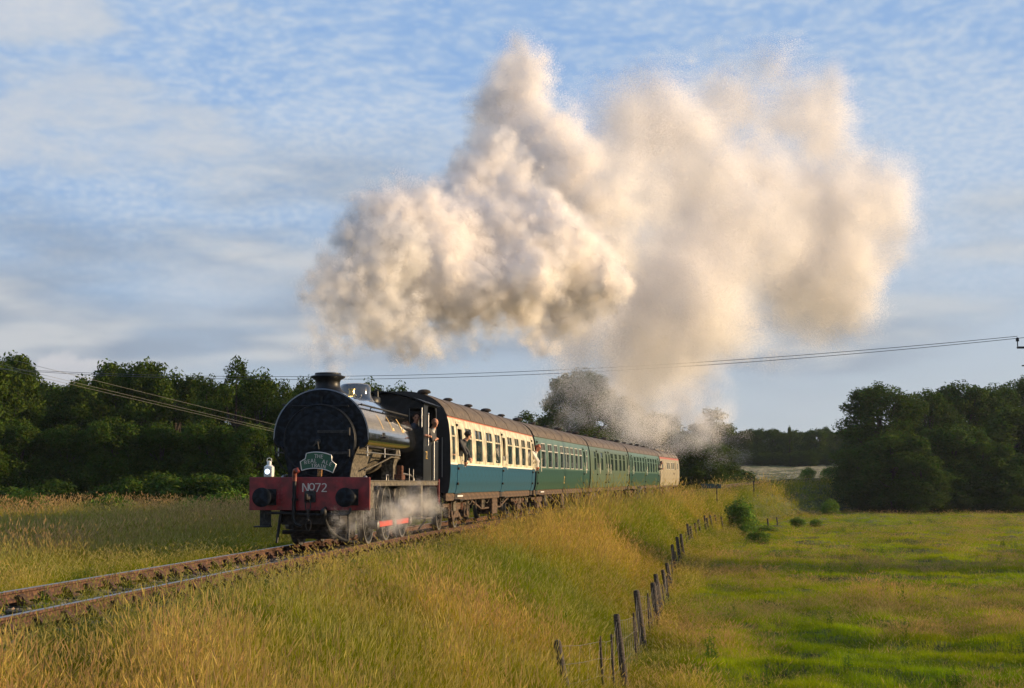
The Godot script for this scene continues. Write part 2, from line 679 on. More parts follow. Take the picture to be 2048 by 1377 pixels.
func wheel(parent: Node3D, at: Vector3, r: float, spokes: int, out: float, m: Material, crank := 0.0) -> void:
	var b := MB.new()
	var ax := Transform3D(ALONG_X, Vector3.ZERO)
	# rim
	b.lathe([Vector2(r - 0.13, -0.05), Vector2(r - 0.05, -0.06), Vector2(r - 0.05, 0.06), Vector2(r - 0.13, 0.05), Vector2(r - 0.13, -0.05)], ax, 40)
	b.lathe([Vector2(0.0, -0.09), Vector2(0.14, -0.09), Vector2(0.16, 0.0), Vector2(0.14, 0.1), Vector2(0.0, 0.1)], ax, 16)
	for k in spokes:
		var a := TAU * k / spokes
		var dir := Vector3(0, cos(a), sin(a))
		b.tube([dir * 0.1, dir * (r - 0.1)], [0.045, 0.033], 6, false)
	if spokes == 0:
		b.lathe([Vector2(0.1, -0.03), Vector2(r - 0.1, -0.02)], ax, 32)
		b.lathe([Vector2(r - 0.1, 0.02), Vector2(0.1, 0.05)], ax, 32)
	if crank > 0.0:
		# balance weight opposite the crank
		var pl := PackedVector2Array()
		for k in 13:
			var a := deg_to_rad(50.0 + 80.0 * k / 12.0)
			pl.append(Vector2(cos(a), sin(a)) * (r - 0.12))
		b.prism(pl, 0.05, Transform3D(Basis(Vector3(0, 0, 1), Vector3(0, 1, 0), Vector3(-1, 0, 0)), Vector3(out * 0.03 + 0.025, 0, 0)))
	var w := part("wheel", b, m, parent)
	w.position = at
	var t := MB.new()
	t.lathe([Vector2(r - 0.05, -0.07), Vector2(r + (0.03 if out > 0 else 0.0), -0.07), Vector2(r + (0.028 if out > 0 else 0.0), -0.045), Vector2(r, -0.035 if out > 0 else 0.035), Vector2(r + (0.0 if out > 0 else 0.028), 0.045), Vector2(r + (0.0 if out > 0 else 0.03), 0.07), Vector2(r - 0.05, 0.07)], ax, 40)
	part("tyre", t, M["dull_steel"], w)


func knob_rail(called: String, pts: Array, knobs: Array, m: Material, parent: Node3D, r := 0.016) -> void:
	var b := MB.new()
	b.tube(pts, r, 8)
	for k in knobs:
		b.tube([k[0], k[1]], [0.014, 0.011], 6)
		b.ball(k[0], Vector3.ONE * 0.026, 8, 6)
	part(called, b, m, parent)


func build_loco() -> void:
	var a := atan(track_slope(36.0))
	var p0 := on_line(32.4)
	var L := thing("steam_locomotive", "black saddle tank steam locomotive with red buffer beam at the head of the train", "steam locomotive", p0, -a)
	var b := MB.new()
	# main frames and running plate
	for s in [-1.0, 1.0]:
		b = MB.new()
		b.box(Vector3(s * 0.62, 0.92, -4.85), Vector3(0.035, 0.8, 9.6))
		part("frame_plate", b, M["black_paint"], L)
	b = MB.new()
	b.box(Vector3(0, 1.385, -4.87), Vector3(2.46, 0.03, 9.66), Basis.IDENTITY, 0.008)
	b.box(Vector3(1.2, 1.33, -4.87), Vector3(0.02, 0.1, 9.62))
	b.box(Vector3(-1.2, 1.33, -4.87), Vector3(0.02, 0.1, 9.62))
	part("running_plate", b, M["grimy_metal"], L)
	# buffer beam with its rivets
	b = MB.new()
	b.box(Vector3(0, 1.12, -0.025), Vector3(2.56, 0.69, 0.05), Basis.IDENTITY, 0.008)
	for i in 7:
		for x in [-0.62, 0.62]:
			b.ball(Vector3(x + 0.04, 0.84 + i * 0.09, 0.0), Vector3(0.016, 0.016, 0.01), 8, 4)
			b.ball(Vector3(x - 0.04, 0.84 + i * 0.09, 0.0), Vector3(0.016, 0.016, 0.01), 8, 4)
	for i in 5:
		b.ball(Vector3(-0.16 + 0.08 * i, 0.83, 0.0), Vector3(0.016, 0.016, 0.01), 8, 4)
	var beam := part("buffer_beam", b, M["red_paint"], L)
	letters("number_lettering", "N", 0.185, 0.006, M["letter_white"], beam, Transform3D(Basis(), Vector3(-0.085, 1.245, 0.003)))
	letters("number_lettering", "o", 0.2, 0.006, M["letter_white"], beam, Transform3D(Basis(), Vector3(0.05, 1.285, 0.003)))
	b = MB.new()
	b.box(Vector3(0.05, 1.176, 0.003), Vector3(0.075, 0.014, 0.006))
	part("lettering_underline", b, M["letter_white"], beam)
	letters("number_lettering", "72", 0.185, 0.006, M["letter_white"], beam, Transform3D(Basis(), Vector3(0.25, 1.245, 0.003)))
	b = MB.new()
	b.box(Vector3(0, 1.1, -9.73), Vector3(2.5, 0.69, 0.05), Basis.IDENTITY, 0.008)
	part("rear_buffer_beam", b, M["red_paint"], L)
	# buffers
	for s in [-1.0, 1.0]:
		for e in [1.0, -1.0]:
			var bz := 0.0 if e > 0 else -9.76
			var fx := Transform3D(ALONG_Z if e > 0 else Basis(Vector3(1, 0, 0), Vector3(0, 0, -1), Vector3(0, 1, 0)), Vector3(s * 0.87, 1.05, bz))
			b = MB.new()
			b.box(Vector3(s * 0.87, 1.05, bz + 0.012 * e), Vector3(0.34, 0.34, 0.025), Basis.IDENTITY, 0.006)
			b.lathe([Vector2(0.15, 0.02), Vector2(0.12, 0.06), Vector2(0.105, 0.3), Vector2(0.075, 0.3), Vector2(0.075, 0.52)], fx, 24)
			var bf := part("buffer", b, M["black_paint"], L)
			b = MB.new()
			b.lathe([Vector2(0.07, 0.5), Vector2(0.19, 0.515), Vector2(0.2, 0.53), Vector2(0.2, 0.545), Vector2(0.18, 0.56), Vector2(0.1, 0.574), Vector2(0.0, 0.578)], fx, 40)
			part("buffer_head", b, M["smokebox_paint"], bf)
	# draw hook and hanging coupling
	b = MB.new()
	b.box(Vector3(0.02, 1.06, 0.02), Vector3(0.24, 0.24, 0.03), Basis.IDENTITY, 0.008)
	b.tube([Vector3(0.02, 1.06, 0.0), Vector3(0.02, 1.06, 0.18), Vector3(0.02, 1.0, 0.27), Vector3(0.02, 1.03, 0.34), Vector3(0.02, 1.12, 0.36)], [0.05, 0.05, 0.055, 0.04, 0.025], 8)
	part("coupling_hook", b, M["dark_metal"], L)
	for i in 3:
		b = MB.new()
		var ring := []
		var yy := 0.88 - i * 0.2
		for k in 17:
			var t := TAU * k / 16
			var q := Vector3(sin(t) * 0.055, cos(t) * 0.12, 0.0)
			ring.append(Vector3(0.02, yy, 0.2 - i * 0.02) + (Vector3(0, q.y, q.x) if i == 1 else q))
		b.tube(ring, 0.013, 6, false)
		if i == 1: b.ball(Vector3(0.02, yy - 0.1, 0.2), Vector3.ONE * 0.04, 8, 6)
		part("coupling_link", b, M["dark_metal"], L)
	# vacuum pipe with a red top, heating hose, under-beam pipes
	b = MB.new()
	b.tube([Vector3(-0.29, 0.72, 0.12), Vector3(-0.29, 1.3, 0.12), Vector3(-0.29, 1.42, 0.12)], 0.042, 10)
	b.tube([Vector3(-0.29, 1.05, 0.17), Vector3(-0.29, 0.62, 0.17), Vector3(-0.24, 0.5, 0.2), Vector3(-0.1, 0.45, 0.22)], 0.035, 8)
	b.box(Vector3(-0.29, 1.0, 0.06), Vector3(0.12, 0.04, 0.13))
	part("vacuum_pipe", b, M["black_paint"], L)
	b = MB.new()
	b.tube([Vector3(-0.29, 1.38, 0.12), Vector3(-0.29, 1.53, 0.12), Vector3(-0.275, 1.6, 0.14), Vector3(-0.23, 1.62, 0.17), Vector3(-0.2, 1.56, 0.19)], [0.05, 0.05, 0.05, 0.048, 0.045], 10)
	part("vacuum_pipe_top", b, M["pipe_red"], L)
	b = MB.new()
	var hose := []
	for k in 15:
		var t := k / 14.0
		hose.append(Vector3(0.34 + 0.6 * t * t, 0.72 - 0.62 * sin(t * PI * 0.48), 0.14 - 0.5 * t))
	b.tube(hose, 0.038, 8)
	b.ball(Vector3(0.34, 0.74, 0.14), Vector3(0.07, 0.09, 0.07), 10, 8)
	b.tube([Vector3(0.34, 0.76, 0.14), Vector3(0.34, 0.86, -0.1)], 0.04, 8)
	part("heating_hose", b, M["dark_metal"], L)
	b = MB.new()
	b.tube([Vector3(0.4, 0.7, 0.02), Vector3(0.82, 0.69, 0.02), Vector3(0.87, 0.74, 0.02), Vector3(0.87, 0.82, 0.0)], 0.026, 8)
	b.tube([Vector3(-0.95, 0.72, -0.05), Vector3(-0.62, 0.72, -0.05), Vector3(-0.3, 0.7, -0.05), Vector3(0.3, 0.68, -0.05)], 0.03, 8)
	b.tube([Vector3(-0.95, 0.72, -0.05), Vector3(-0.95, 0.6, -0.05)], 0.025, 8)
	part("brake_pipe", b, M["dark_metal"], L)
	for s in [-1.0, 1.0]:
		b = MB.new()
		b.box(Vector3(s * 1.02, 0.62, -0.35), Vector3(0.24, 0.4, 0.03), Basis.IDENTITY, 0.005)
		b.box(Vector3(s * 1.05, 0.43, -0.25), Vector3(0.34, 0.03, 0.24), Basis.IDENTITY, 0.005)
		if s < 0: part("front_step", b, M["dark_metal"], L)
		b = MB.new()
		b.tube([Vector3(s * 0.72, 0.75, -0.5), Vector3(s * 0.75, 0.4, -0.42), Vector3(s * 0.76, 0.09, -0.3)], [0.04, 0.035, 0.03], 6)
		part("guard_iron", b, M["dark_metal"], L)
	b = MB.new()
	b.box(Vector3(0, 0.62, -0.45), Vector3(1.3, 0.3, 0.5), Basis.IDENTITY, 0.02)
	b.box(Vector3(0.0, 0.4, -1.4), Vector3(1.2, 0.5, 0.9), Basis.IDENTITY, 0.03)
	b.tube([Vector3(-0.75, 0.3, -0.75), Vector3(0.75, 0.3, -0.75)], 0.045, 8)
	b.box(Vector3(0.25, 0.3, -0.72), Vector3(0.3, 0.22, 0.1), Basis.IDENTITY, 0.01)
	part("cylinder_block", b, M["underframe_dark"], L)
	# smokebox: drum, saddle, door
	b = MB.new()
	b.lathe([Vector2(0.0, -3.0), Vector2(0.79, -3.0), Vector2(0.79, -0.87), Vector2(0.77, -0.85), Vector2(0.62, -0.85)], Transform3D(ALONG_Z, Vector3(0, 2.25, 0)), 56)
	var saddle := PackedVector2Array([Vector2(-0.66, 1.4), Vector2(0.66, 1.4), Vector2(0.68, 1.62), Vector2(0.76, 1.95), Vector2(0.78, 2.25), Vector2(-0.78, 2.25), Vector2(-0.76, 1.95), Vector2(-0.68, 1.62)])
	b.prism(saddle, 0.02, Transform3D(Basis(), Vector3(0, 0, -0.862)))
	var box := part("smokebox", b, M["smokebox_paint"], L)
	b = MB.new()
	for s in [-1.0, 1.0]:
		b = MB.new()
		var rows := []
		for z in [-0.9, -2.5]:
			var row := []
			for q in [Vector2(0.67, 1.4), Vector2(0.68, 1.55), Vector2(0.7, 1.7), Vector2(0.77, 1.95), Vector2(0.85, 2.12)]:
				row.append(Vector3(q.x * s, q.y, z))
			rows.append(row)
		b.loft(rows, false, s > 0)
		for i in 5:
			b.ball(Vector3(s * 0.80, 2.03, -1.0 - i * 0.16), Vector3.ONE * 0.02, 6, 4)
			b.ball(Vector3(s * 0.85, 2.1, -1.06 - i * 0.16), Vector3.ONE * 0.02, 6, 4)
		part("smokebox_saddle", b, M["grimy_metal"], L)
	b = MB.new()
	b.lathe([Vector2(0.64, 0.0), Vector2(0.64, 0.018), Vector2(0.61, 0.032), Vector2(0.45, 0.062), Vector2(0.25, 0.082), Vector2(0.0, 0.09)], Transform3D(ALONG_Z, Vector3(0, 2.22, -0.855)), 48)
	var door := part("smokebox_door", b, M["smokebox_paint"], L)
	b = MB.new()
	b.lathe([Vector2(0.06, 0.0), Vector2(0.06, 0.05), Vector2(0.0, 0.06)], Transform3D(ALONG_Z, Vector3(0, 2.22, -0.77)), 12)
	b.tube([Vector3(0, 2.22, -0.70), Vector3(-0.11, 2.12, -0.69)], 0.016, 6)
	b.tube([Vector3(0, 2.22, -0.68), Vector3(0.03, 2.06, -0.67)], 0.016, 6)
	part("door_dart", b, M["dark_metal"], door)
	for y in [0.22, -0.24]:
		b = MB.new()
		b.box(Vector3(0.3, 2.22 + y, -0.79), Vector3(0.66, 0.06, 0.03), Basis(Vector3.UP, 0.06), 0.006)
		b.lathe([Vector2(0.03, -0.08), Vector2(0.03, 0.08), Vector2(0.0, 0.085)], Transform3D(Basis(), Vector3(0.65, 2.22 + y, -0.82)), 8)
		part("door_hinge", b, M["dark_metal"], door)
	b = MB.new()
	var rim := []
	for k in 41:
		var t := TAU * k / 40
		rim.append(Vector3(cos(t) * 0.765, 2.25 + sin(t) * 0.765, -0.845))
	b.tube(rim, 0.014, 6, false)
	part("smokebox_ring", b, M["black_paint"], box)
	knob_rail("front_handrail", [Vector3(-0.62, 2.99, -0.9), Vector3(0.62, 2.99, -0.9)], [[Vector3(-0.6, 2.99, -0.9), Vector3(-0.6, 2.99, -1.0)], [Vector3(0.6, 2.99, -0.9), Vector3(0.6, 2.99, -1.0)]], M["black_paint"], L, 0.018)
	b = MB.new()
	b.box(Vector3(0.01, 3.1, -0.95), Vector3(0.035, 0.2, 0.02))
	b.box(Vector3(0.01, 3.01, -0.94), Vector3(0.16, 0.02, 0.05))
	part("lamp_iron", b, M["black_paint"], L)
	b = MB.new()
	b.tube([Vector3(-1.02, 2.12, -1.05), Vector3(-0.98, 1.9, -1.0), Vector3(-0.84, 1.7, -0.95), Vector3(-0.7, 1.58, -0.92)], 0.014, 6)
	part("drain_pipe", b, M["black_paint"], L)
	# saddle tank
	b = MB.new()
	var rows := []
	for q in [[-1.0, 0.03], [-1.01, 0.0], [-6.92, 0.0], [-7.02, 0.02], [-7.1, 0.07], [-7.14, 0.16]]:
		var row := []
		for v in tank_outline(q[1]): row.append(Vector3(v.x, v.y, q[0]))
		rows.append(row)
	# crisp front edge: the rim ring apart from the skin
	b.loft(rows.slice(1), false, true)
	b.loft([rows[0], rows[1]], false, true)
	var tank := part("saddle_tank", b, M["tank_paint"], L)
	b = MB.new()
	var face := tank_outline(0.03)
	b.prism(face, -0.05, Transform3D(Basis(), Vector3(0, 0, -1.0)))
	part("tank_front", b, M["smokebox_paint"], tank)
	b = MB.new()
	b.prism(tank_outline(0.16), -0.02, Transform3D(Basis(), Vector3(0, 0, -7.13)))
	part("tank_back", b, M["black_paint"], tank)
	for s in [-1.0, 1.0]:
		var hp := []
		var hk := []
		for z in [-1.08, -2.6, -4.6, -6.9]:
			hp.append(Vector3(s * 0.86, 3.03, z))
		for z in [-1.1, -2.5, -4.0, -6.6]:
			hk.append([Vector3(s * 0.86, 3.03, z), Vector3(s * 0.74, 3.02, z)])
		knob_rail("tank_handrail", hp, hk, M["dark_metal"], L, 0.02)
		knob_rail("lower_handrail", [Vector3(s * 0.98, 2.0, -1.05), Vector3(s * 0.98, 2.0, -5.2)], [[Vector3(s * 0.98, 2.0, -1.2), Vector3(s * 0.98, 2.14, -1.2)], [Vector3(s * 0.98, 2.0, -3.2), Vector3(s * 0.98, 2.14, -3.2)], [Vector3(s * 0.98, 2.0, -5.1), Vector3(s * 0.98, 2.14, -5.1)]], M["dull_steel"], L, 0.014)
		b = MB.new()
		for z in [-1.2, -3.2]:
			b = MB.new()
			b.tube([Vector3(s * 0.98, 1.92, z), Vector3(s * 0.98, 2.1, z)], 0.014, 6)
			part("rail_bracket", b, M["white_paint"], L)
		# lifting step on the tank side
		b = MB.new()
		b.box(Vector3(s * 1.08, 2.36, -2.75), Vector3(0.09, 0.025, 0.3), Basis.IDENTITY, 0.005)
		b.box(Vector3(s * 1.05, 2.41, -2.75), Vector3(0.02, 0.12, 0.22), Basis.IDENTITY, 0.005)
		part("tank_step", b, M["black_paint"], tank)
	# worn gilt strokes of lettering on the sunny side of the tank
	for k in 3:
		b = MB.new()
		var zz: float = [-2.5, -3.7, -5.0][k]
		var yy := 2.72
		var wd: float = [0.055, 0.055, 0.09][k]
		var rws := []
		for i in 9:
			var t := i / 8.0
			var ang := asin((yy - 2.33 + lerpf(0.15, -0.17, t)) / 1.05)
			var zc := zz - t * 0.22
			rws.append([Vector3(cos(ang) * 1.053, 2.33 + sin(ang) * 1.053, zc), Vector3(cos(ang) * 1.053, 2.33 + sin(ang) * 1.053, zc - wd)])
		b.loft(rws, false, true)
		if k > 0:
			rws = []
			for i in 4:
				var ang := asin((yy - 2.33 - 0.16 + 0.02 * i) / 1.05)
				rws.append([Vector3(cos(ang) * 1.053, 2.33 + sin(ang) * 1.053, zz - 0.26 - wd), Vector3(cos(ang) * 1.053, 2.33 + sin(ang) * 1.053, zz - 0.42 - wd)])
			b.loft(rws)
		part("tank_lettering", b, M["gold_paint"], tank)
	# chimney, dome, filler and valves
	b = MB.new()
	b.lathe([Vector2(0.62, -0.14), Vector2(0.42, -0.03), Vector2(0.31, 0.05), Vector2(0.272, 0.12), Vector2(0.265, 0.22), Vector2(0.285, 0.27), Vector2(0.37, 0.315), Vector2(0.382, 0.335), Vector2(0.37, 0.355), Vector2(0.30, 0.37), Vector2(0.29, 0.385), Vector2(0.285, 0.42), Vector2(0.25, 0.425), Vector2(0.22, 0.4), Vector2(0.2, 0.1)], Transform3D(Basis(), Vector3(0, 3.33, -1.62)), 48)
	part("chimney", b, M["black_paint"], L)
	b = MB.new()
	b.lathe([Vector2(0.56, -0.16), Vector2(0.44, -0.04), Vector2(0.385, 0.04), Vector2(0.37, 0.12), Vector2(0.37, 0.27), Vector2(0.35, 0.325), Vector2(0.29, 0.355), Vector2(0.15, 0.372), Vector2(0.0, 0.376)], Transform3D(Basis(), Vector3(0, 3.34, -4.55)), 48)
	part("dome", b, M["tank_paint"], L)
	b = MB.new()
	b.lathe([Vector2(0.12, 0.0), Vector2(0.1, 0.03), Vector2(0.07, 0.05), Vector2(0.065, 0.13), Vector2(0.085, 0.14), Vector2(0.085, 0.16), Vector2(0.0, 0.165)], Transform3D(Basis(), Vector3(0.33, 3.3, -2.6)), 20)
	part("tank_valve", b, M["brass"], L)
	b = MB.new()
	b.box(Vector3(0.22, 3.4, -4.17), Vector3(0.035, 0.05, 0.05), Basis.IDENTITY, 0.008)
	part("dome_fitting", b, M["dull_steel"], L)
	b = MB.new()
	b.lathe([Vector2(0.3, 0.0), Vector2(0.3, 0.1), Vector2(0.27, 0.13), Vector2(0.0, 0.15)], Transform3D(Basis(), Vector3(0, 3.34, -6.2)), 24)
	b.lathe([Vector2(0.06, 0.1), Vector2(0.05, 0.3), Vector2(0.07, 0.32), Vector2(0.0, 0.36)], Transform3D(Basis(), Vector3(0.12, 3.34, -6.6)), 12)
	b.lathe([Vector2(0.06, 0.1), Vector2(0.05, 0.3), Vector2(0.07, 0.32), Vector2(0.0, 0.36)], Transform3D(Basis(), Vector3(-0.12, 3.34, -6.6)), 12)
	part("safety_valves", b, M["black_paint"], L)
	# boiler and firebox under the tank
	b = MB.new()
	b.lathe([Vector2(0.66, -7.2), Vector2(0.66, -2.4)], Transform3D(ALONG_Z, Vector3(0, 2.2, 0)), 40)
	part("boiler", b, M["grimy_metal"], L)
	b = MB.new()
	b.box(Vector3(0, 1.5, -6.3), Vector3(1.12, 1.4, 1.7), Basis.IDENTITY, 0.06)
	part("firebox", b, M["black_paint"], L)
	for s in [-1.0, 1.0]:
		b = MB.new()
		b.prism(PackedVector2Array([Vector2(0.62, 1.4), Vector2(0.9, 1.4), Vector2(0.9, 1.75), Vector2(0.98, 2.12), Vector2(0.62, 2.12)]), 0.4, Transform3D(Basis() if s > 0 else Basis(Vector3(-1, 0, 0), Vector3(0, 1, 0), Vector3(0, 0, -1)), Vector3(0, 0, -5.1 if s > 0 else -4.7)))
		part("tank_support", b, M["grimy_metal"], L)
		b = MB.new()
		b.tube([Vector3(s * 0.82, 1.62, -1.7), Vector3(s * 0.92, 1.82, -3.2), Vector3(s * 0.95, 1.95, -4.2), Vector3(s * 0.95, 1.93, -5.3)], 0.02, 6)
		part("injector_pipe", b, M["grimy_metal"], L)
		b = MB.new()
		b.box(Vector3(s * 0.95, 1.48, -5.05), Vector3(0.3, 0.14, 0.4), Basis.IDENTITY, 0.02)
		b.box(Vector3(s * 1.0, 1.65, -5.1), Vector3(0.14, 0.22, 0.16), Basis.IDENTITY, 0.02)
		part("sand_box", b, M["rust"], L)
		b = MB.new()
		b.tube([Vector3(s * 1.0, 1.58, -5.2), Vector3(s * 1.05, 1.53, -6.3), Vector3(s * 1.08, 1.45, -6.6), Vector3(s * 1.08, 1.4, -6.6)], 0.022, 6)
		part("lubricator_pipe", b, M["dull_steel"], L)
		b = MB.new()
		b.tube([Vector3(s * 1.1, 1.4, -5.8), Vector3(s * 1.1, 1.7, -5.8)], 0.012, 6)
		part("drain_lever", b, M["dull_steel"], L)
		b = MB.new()
		b.tube([Vector3(s * 1.1, 1.4, -6.4), Vector3(s * 1.1, 1.68, -6.4)], 0.012, 6)
		part("drain_lever", b, M["dull_steel"], L)
		b = MB.new()
		b.tube([Vector3(s * 1.15, 1.4, -2.5), Vector3(s * 1.15, 1.52, -2.5), Vector3(s * 1.15, 1.52, -2.75), Vector3(s * 1.15, 1.4, -2.75)], 0.015, 6)
		part("footplate_loop", b, M["dull_steel"], L)
		b = MB.new()
		b.ball(Vector3(s * 0.9, 1.45, -1.35), Vector3.ONE * 0.06, 10, 8)
		part("oil_cup", b, M["dull_steel"], L)
	# wheels, rods, brakes
	for z in [-2.2, -4.3, -6.45]:
		for s in [-1.0, 1.0]:
			wheel(L, Vector3(s * 0.755, 0.645, z), 0.645, 14, s, M["black_paint"], 1.0)
			b = MB.new()
			b.box(Vector3(s * 0.755, 0.55, z + 0.72), Vector3(0.1, 0.42, 0.07), Basis.IDENTITY, 0.01)
			b.tube([Vector3(s * 0.755, 0.75, z + 0.74), Vector3(s * 0.72, 1.2, z + 0.7)], 0.02, 6)
			part("brake_block", b, M["underframe_dark"], L)
	for s in [-1.0, 1.0]:
		for q in [[-2.3, -4.2], [-4.42, -6.36]]:
			b = MB.new()
			b.box(Vector3(s * 0.97, 0.42, (q[0] + q[1]) * 0.5), Vector3(0.045, 0.125, absf(q[1] - q[0])), Basis.IDENTITY, 0.01)
			part("coupling_rod", b, M["rod_red"], L)
		for z in [-2.2, -4.3, -6.45]:
			b = MB.new()
			b.lathe([Vector2(0.0, 0.8), Vector2(0.1, 0.8), Vector2(0.1, 1.04), Vector2(0.06, 1.06), Vector2(0.0, 1.06)] if s > 0 else [Vector2(0.0, -1.06), Vector2(0.06, -1.06), Vector2(0.1, -1.04), Vector2(0.1, -0.8), Vector2(0.0, -0.8)], Transform3D(Basis(Vector3(0, 1, 0), Vector3(1, 0, 0), Vector3(0, 0, -1)), Vector3(0, 0.42, z)), 16)
			part("crank_pin", b, M["dull_steel"], L)
		b = MB.new()
		b.box(Vector3(s * 1.14, 0.9, -7.35), Vector3(0.05, 0.95, 0.26), Basis.IDENTITY, 0.006)
		b.box(Vector3(s * 1.14, 0.44, -7.8), Vector3(0.28, 0.035, 1.1), Basis.IDENTITY, 0.006)
		b.box(Vector3(s * 1.14, 0.85, -7.8), Vector3(0.24, 0.03, 0.5), Basis.IDENTITY, 0.006)
		b.tube([Vector3(s * 1.16, 1.35, -7.15), Vector3(s * 1.16, 0.5, -7.15)], 0.018, 6)
		part("cab_step", b, M["grimy_metal"], L)
		b = MB.new()
		b.box(Vector3(s * 1.12, 1.08, -0.42), Vector3(0.2, 0.55, 0.6), Basis.IDENTITY, 0.02)
		part("frame_bracket", b, M["grimy_metal"], L)
		b = MB.new()
		b.box(Vector3(s * 0.95, 0.85, -9.0), Vector3(0.5, 0.8, 1.3), Basis.IDENTITY, 0.03)
		part("rear_tool_box", b, M["black_paint"], L)
		b = MB.new()
		b.tube([Vector3(s * 1.0, 0.7, -8.5), Vector3(s * 1.02, 0.35, -8.7), Vector3(s * 0.85, 0.12, -8.75)], 0.03, 6)
		part("sand_pipe", b, M["dark_metal"], L)
	# cab: front sheet, side sheets, roof, bunker
	var outline := PackedVector2Array([Vector2(-1.22, 1.4), Vector2(1.22, 1.4), Vector2(1.22, 3.3)])
	for i in 15:
		var t := 1.0 - i / 14.0
		var x := lerpf(-1.12, 1.12, t)
		outline.append(Vector2(x, 3.62 - 0.26 * pow(absf(x) / 1.22, 2.2)))
	outline.append(Vector2(-1.22, 3.3))
	for q in [["cab_front", -7.19, 2], ["cab_back", -9.32, 2]]:
		var c := CSGPolygon3D.new()
		c.name = q[0]
		c.polygon = outline
		c.depth = 0.03
		c.position.z = q[1]
		c.material = M["black_paint"]
		L.add_child(c)
		for s in [-1.0, 1.0]:
			var cut := CSGBox3D.new()
			cut.name = "opening"
			cut.operation = CSGShape3D.OPERATION_SUBTRACTION
			cut.size = Vector3(0.28, 0.52, 0.2) if q[0] == "cab_front" else Vector3(0.45, 0.4, 0.2)
			cut.position = Vector3(s * 1.0, 2.98, -0.015) if q[0] == "cab_front" else Vector3(s * 0.6, 3.05, -0.015)
			c.add_child(cut, true)
	for s in [-1.0, 1.0]:
		b = MB.new()
		var wx: float = s * 1.21
		# lower side sheet, front pillar, lintel with rounded corners, rear pillar, door
		b.box(Vector3(wx, 1.9, -7.62), Vector3(0.03, 1.0, 0.86))
		b.box(Vector3(wx, 2.88, -7.5), Vector3(0.03, 0.96, 0.62))
		b.box(Vector3(wx, 3.38, -8.27), Vector3(0.03, 0.08, 2.16))
		b.box(Vector3(wx, 2.88, -9.28), Vector3(0.03, 0.96, 0.14))
		b.box(Vector3(wx, 1.95, -9.0), Vector3(0.03, 1.1, 0.7))
		for cz in [[-7.81, -1.0], [-9.21, 1.0]]:
			var pl := PackedVector2Array([Vector2(0, 0)])
			for k in 7:
				var t := deg_to_rad(90.0 * k / 6.0)
				pl.append(Vector2(0.2 - sin(t) * 0.2, 0.2 - cos(t) * 0.2))
			b.prism(pl, 0.028, Transform3D(Basis(Vector3(0, 0, cz[1]), Vector3(0, -1, 0), Vector3(cz[1], 0, 0)), Vector3(wx - 0.014 * cz[1], 3.34, cz[0])))
		part("cab_side", b, M["black_paint"], L)
		b = MB.new()
		b.box(Vector3(s * 1.19, 1.92, -8.35), Vector3(0.03, 1.04, 0.58), Basis.IDENTITY, 0.006)
		part("cab_door", b, M["black_paint"], L)
		b = MB.new()
		b.tube([Vector3(s * 1.26, 1.42, -8.68), Vector3(s * 1.26, 2.46, -8.68)], 0.018, 6)
		b.ball(Vector3(s * 1.26, 2.46, -8.68), Vector3.ONE * 0.03, 8, 6)
		part("cab_handrail", b, M["steel"], L)
		b = MB.new()
		b.tube([Vector3(s * 1.26, 2.3, -7.72), Vector3(s * 1.26, 3.12, -7.72)], 0.016, 6)
		b.ball(Vector3(s * 1.26, 3.12, -7.72), Vector3.ONE * 0.03, 8, 6)
		part("cab_handrail", b, M["steel"], L)
		b = MB.new()
		b.tube([Vector3(s * 1.19, 2.75, -7.1), Vector3(s * 1.19, 3.25, -7.1)], 0.014, 6)
		part("front_sheet_handrail", b, M["steel"], L)
		b = MB.new()
		b.box(Vector3(s * 1.235, 2.44, -8.98), Vector3(0.07, 0.025, 0.68), Basis.IDENTITY, 0.006)
		part("cab_sill", b, M["dull_steel"], L)
		if s > 0:
			letters("cab_number", "72", 0.2, 0.006, M["gold_paint"], L, Transform3D(Basis(Vector3(0, 0, -1), Vector3(0, 1, 0), Vector3(1, 0, 0)), Vector3(1.229, 2.05, -7.65)))
	rows = []
	for z in [-6.98, -9.78]:
		var row := []
		for i in 25:
			var x := lerpf(-1.29, 1.29, i / 24.0)
			row.append(Vector3(x, 3.67 - 0.27 * pow(absf(x) / 1.25, 2.2), z))
		rows.append(row)
	b = MB.new()
	b.loft(rows)
	var under := []
	for r in rows:
		var row := []
		for v in r: row.append(v - Vector3(0, 0.035, 0))
		under.append(row)
	b.loft(under, false, true)
	b.loft([rows[0], under[0]], false, true)
	b.loft([rows[1], under[1]])
	part("cab_roof", b, M["black_paint"], L)
	b = MB.new()
	b.box(Vector3(0, 1.95, -9.55), Vector3(2.42, 1.15, 0.42), Basis.IDENTITY, 0.01)
	part("bunker", b, M["black_paint"], L)
	b = MB.new()
	b.box(Vector3(0, 1.41, -8.3), Vector3(2.38, 0.03, 2.2))
	part("cab_floor", b, M["interior"], L)
	# headboard, hung before the smokebox door
	var hb := thing("headboard", "green name board with pale lettering hung on the front of the steam locomotive", "name board", L.transform * Vector3(0.09, 1.78, -0.42), -a)
	hb.rotation.z = deg_to_rad(-4.5)
	var pl := PackedVector2Array()
	pl.append_array(arc_pts(Vector2(0, -0.62), 0.83, 71, 109, 10))
	pl.append_array(PackedVector2Array([Vector2(-0.285, 0.05), Vector2(-0.385, -0.02), Vector2(-0.34, -0.2)]))
	pl.append_array(arc_pts(Vector2(0, -0.98), 0.85, 113, 67, 8))
	pl.append_array(PackedVector2Array([Vector2(0.385, -0.02), Vector2(0.285, 0.05)]))
	b = MB.new()
	b.prism(pl, 0.03)
	part("board", b, M["board_green"], hb)
	b = MB.new()
	var loop := []
	for v in pl: loop.append(Vector3(v.x, v.y, 0.03))
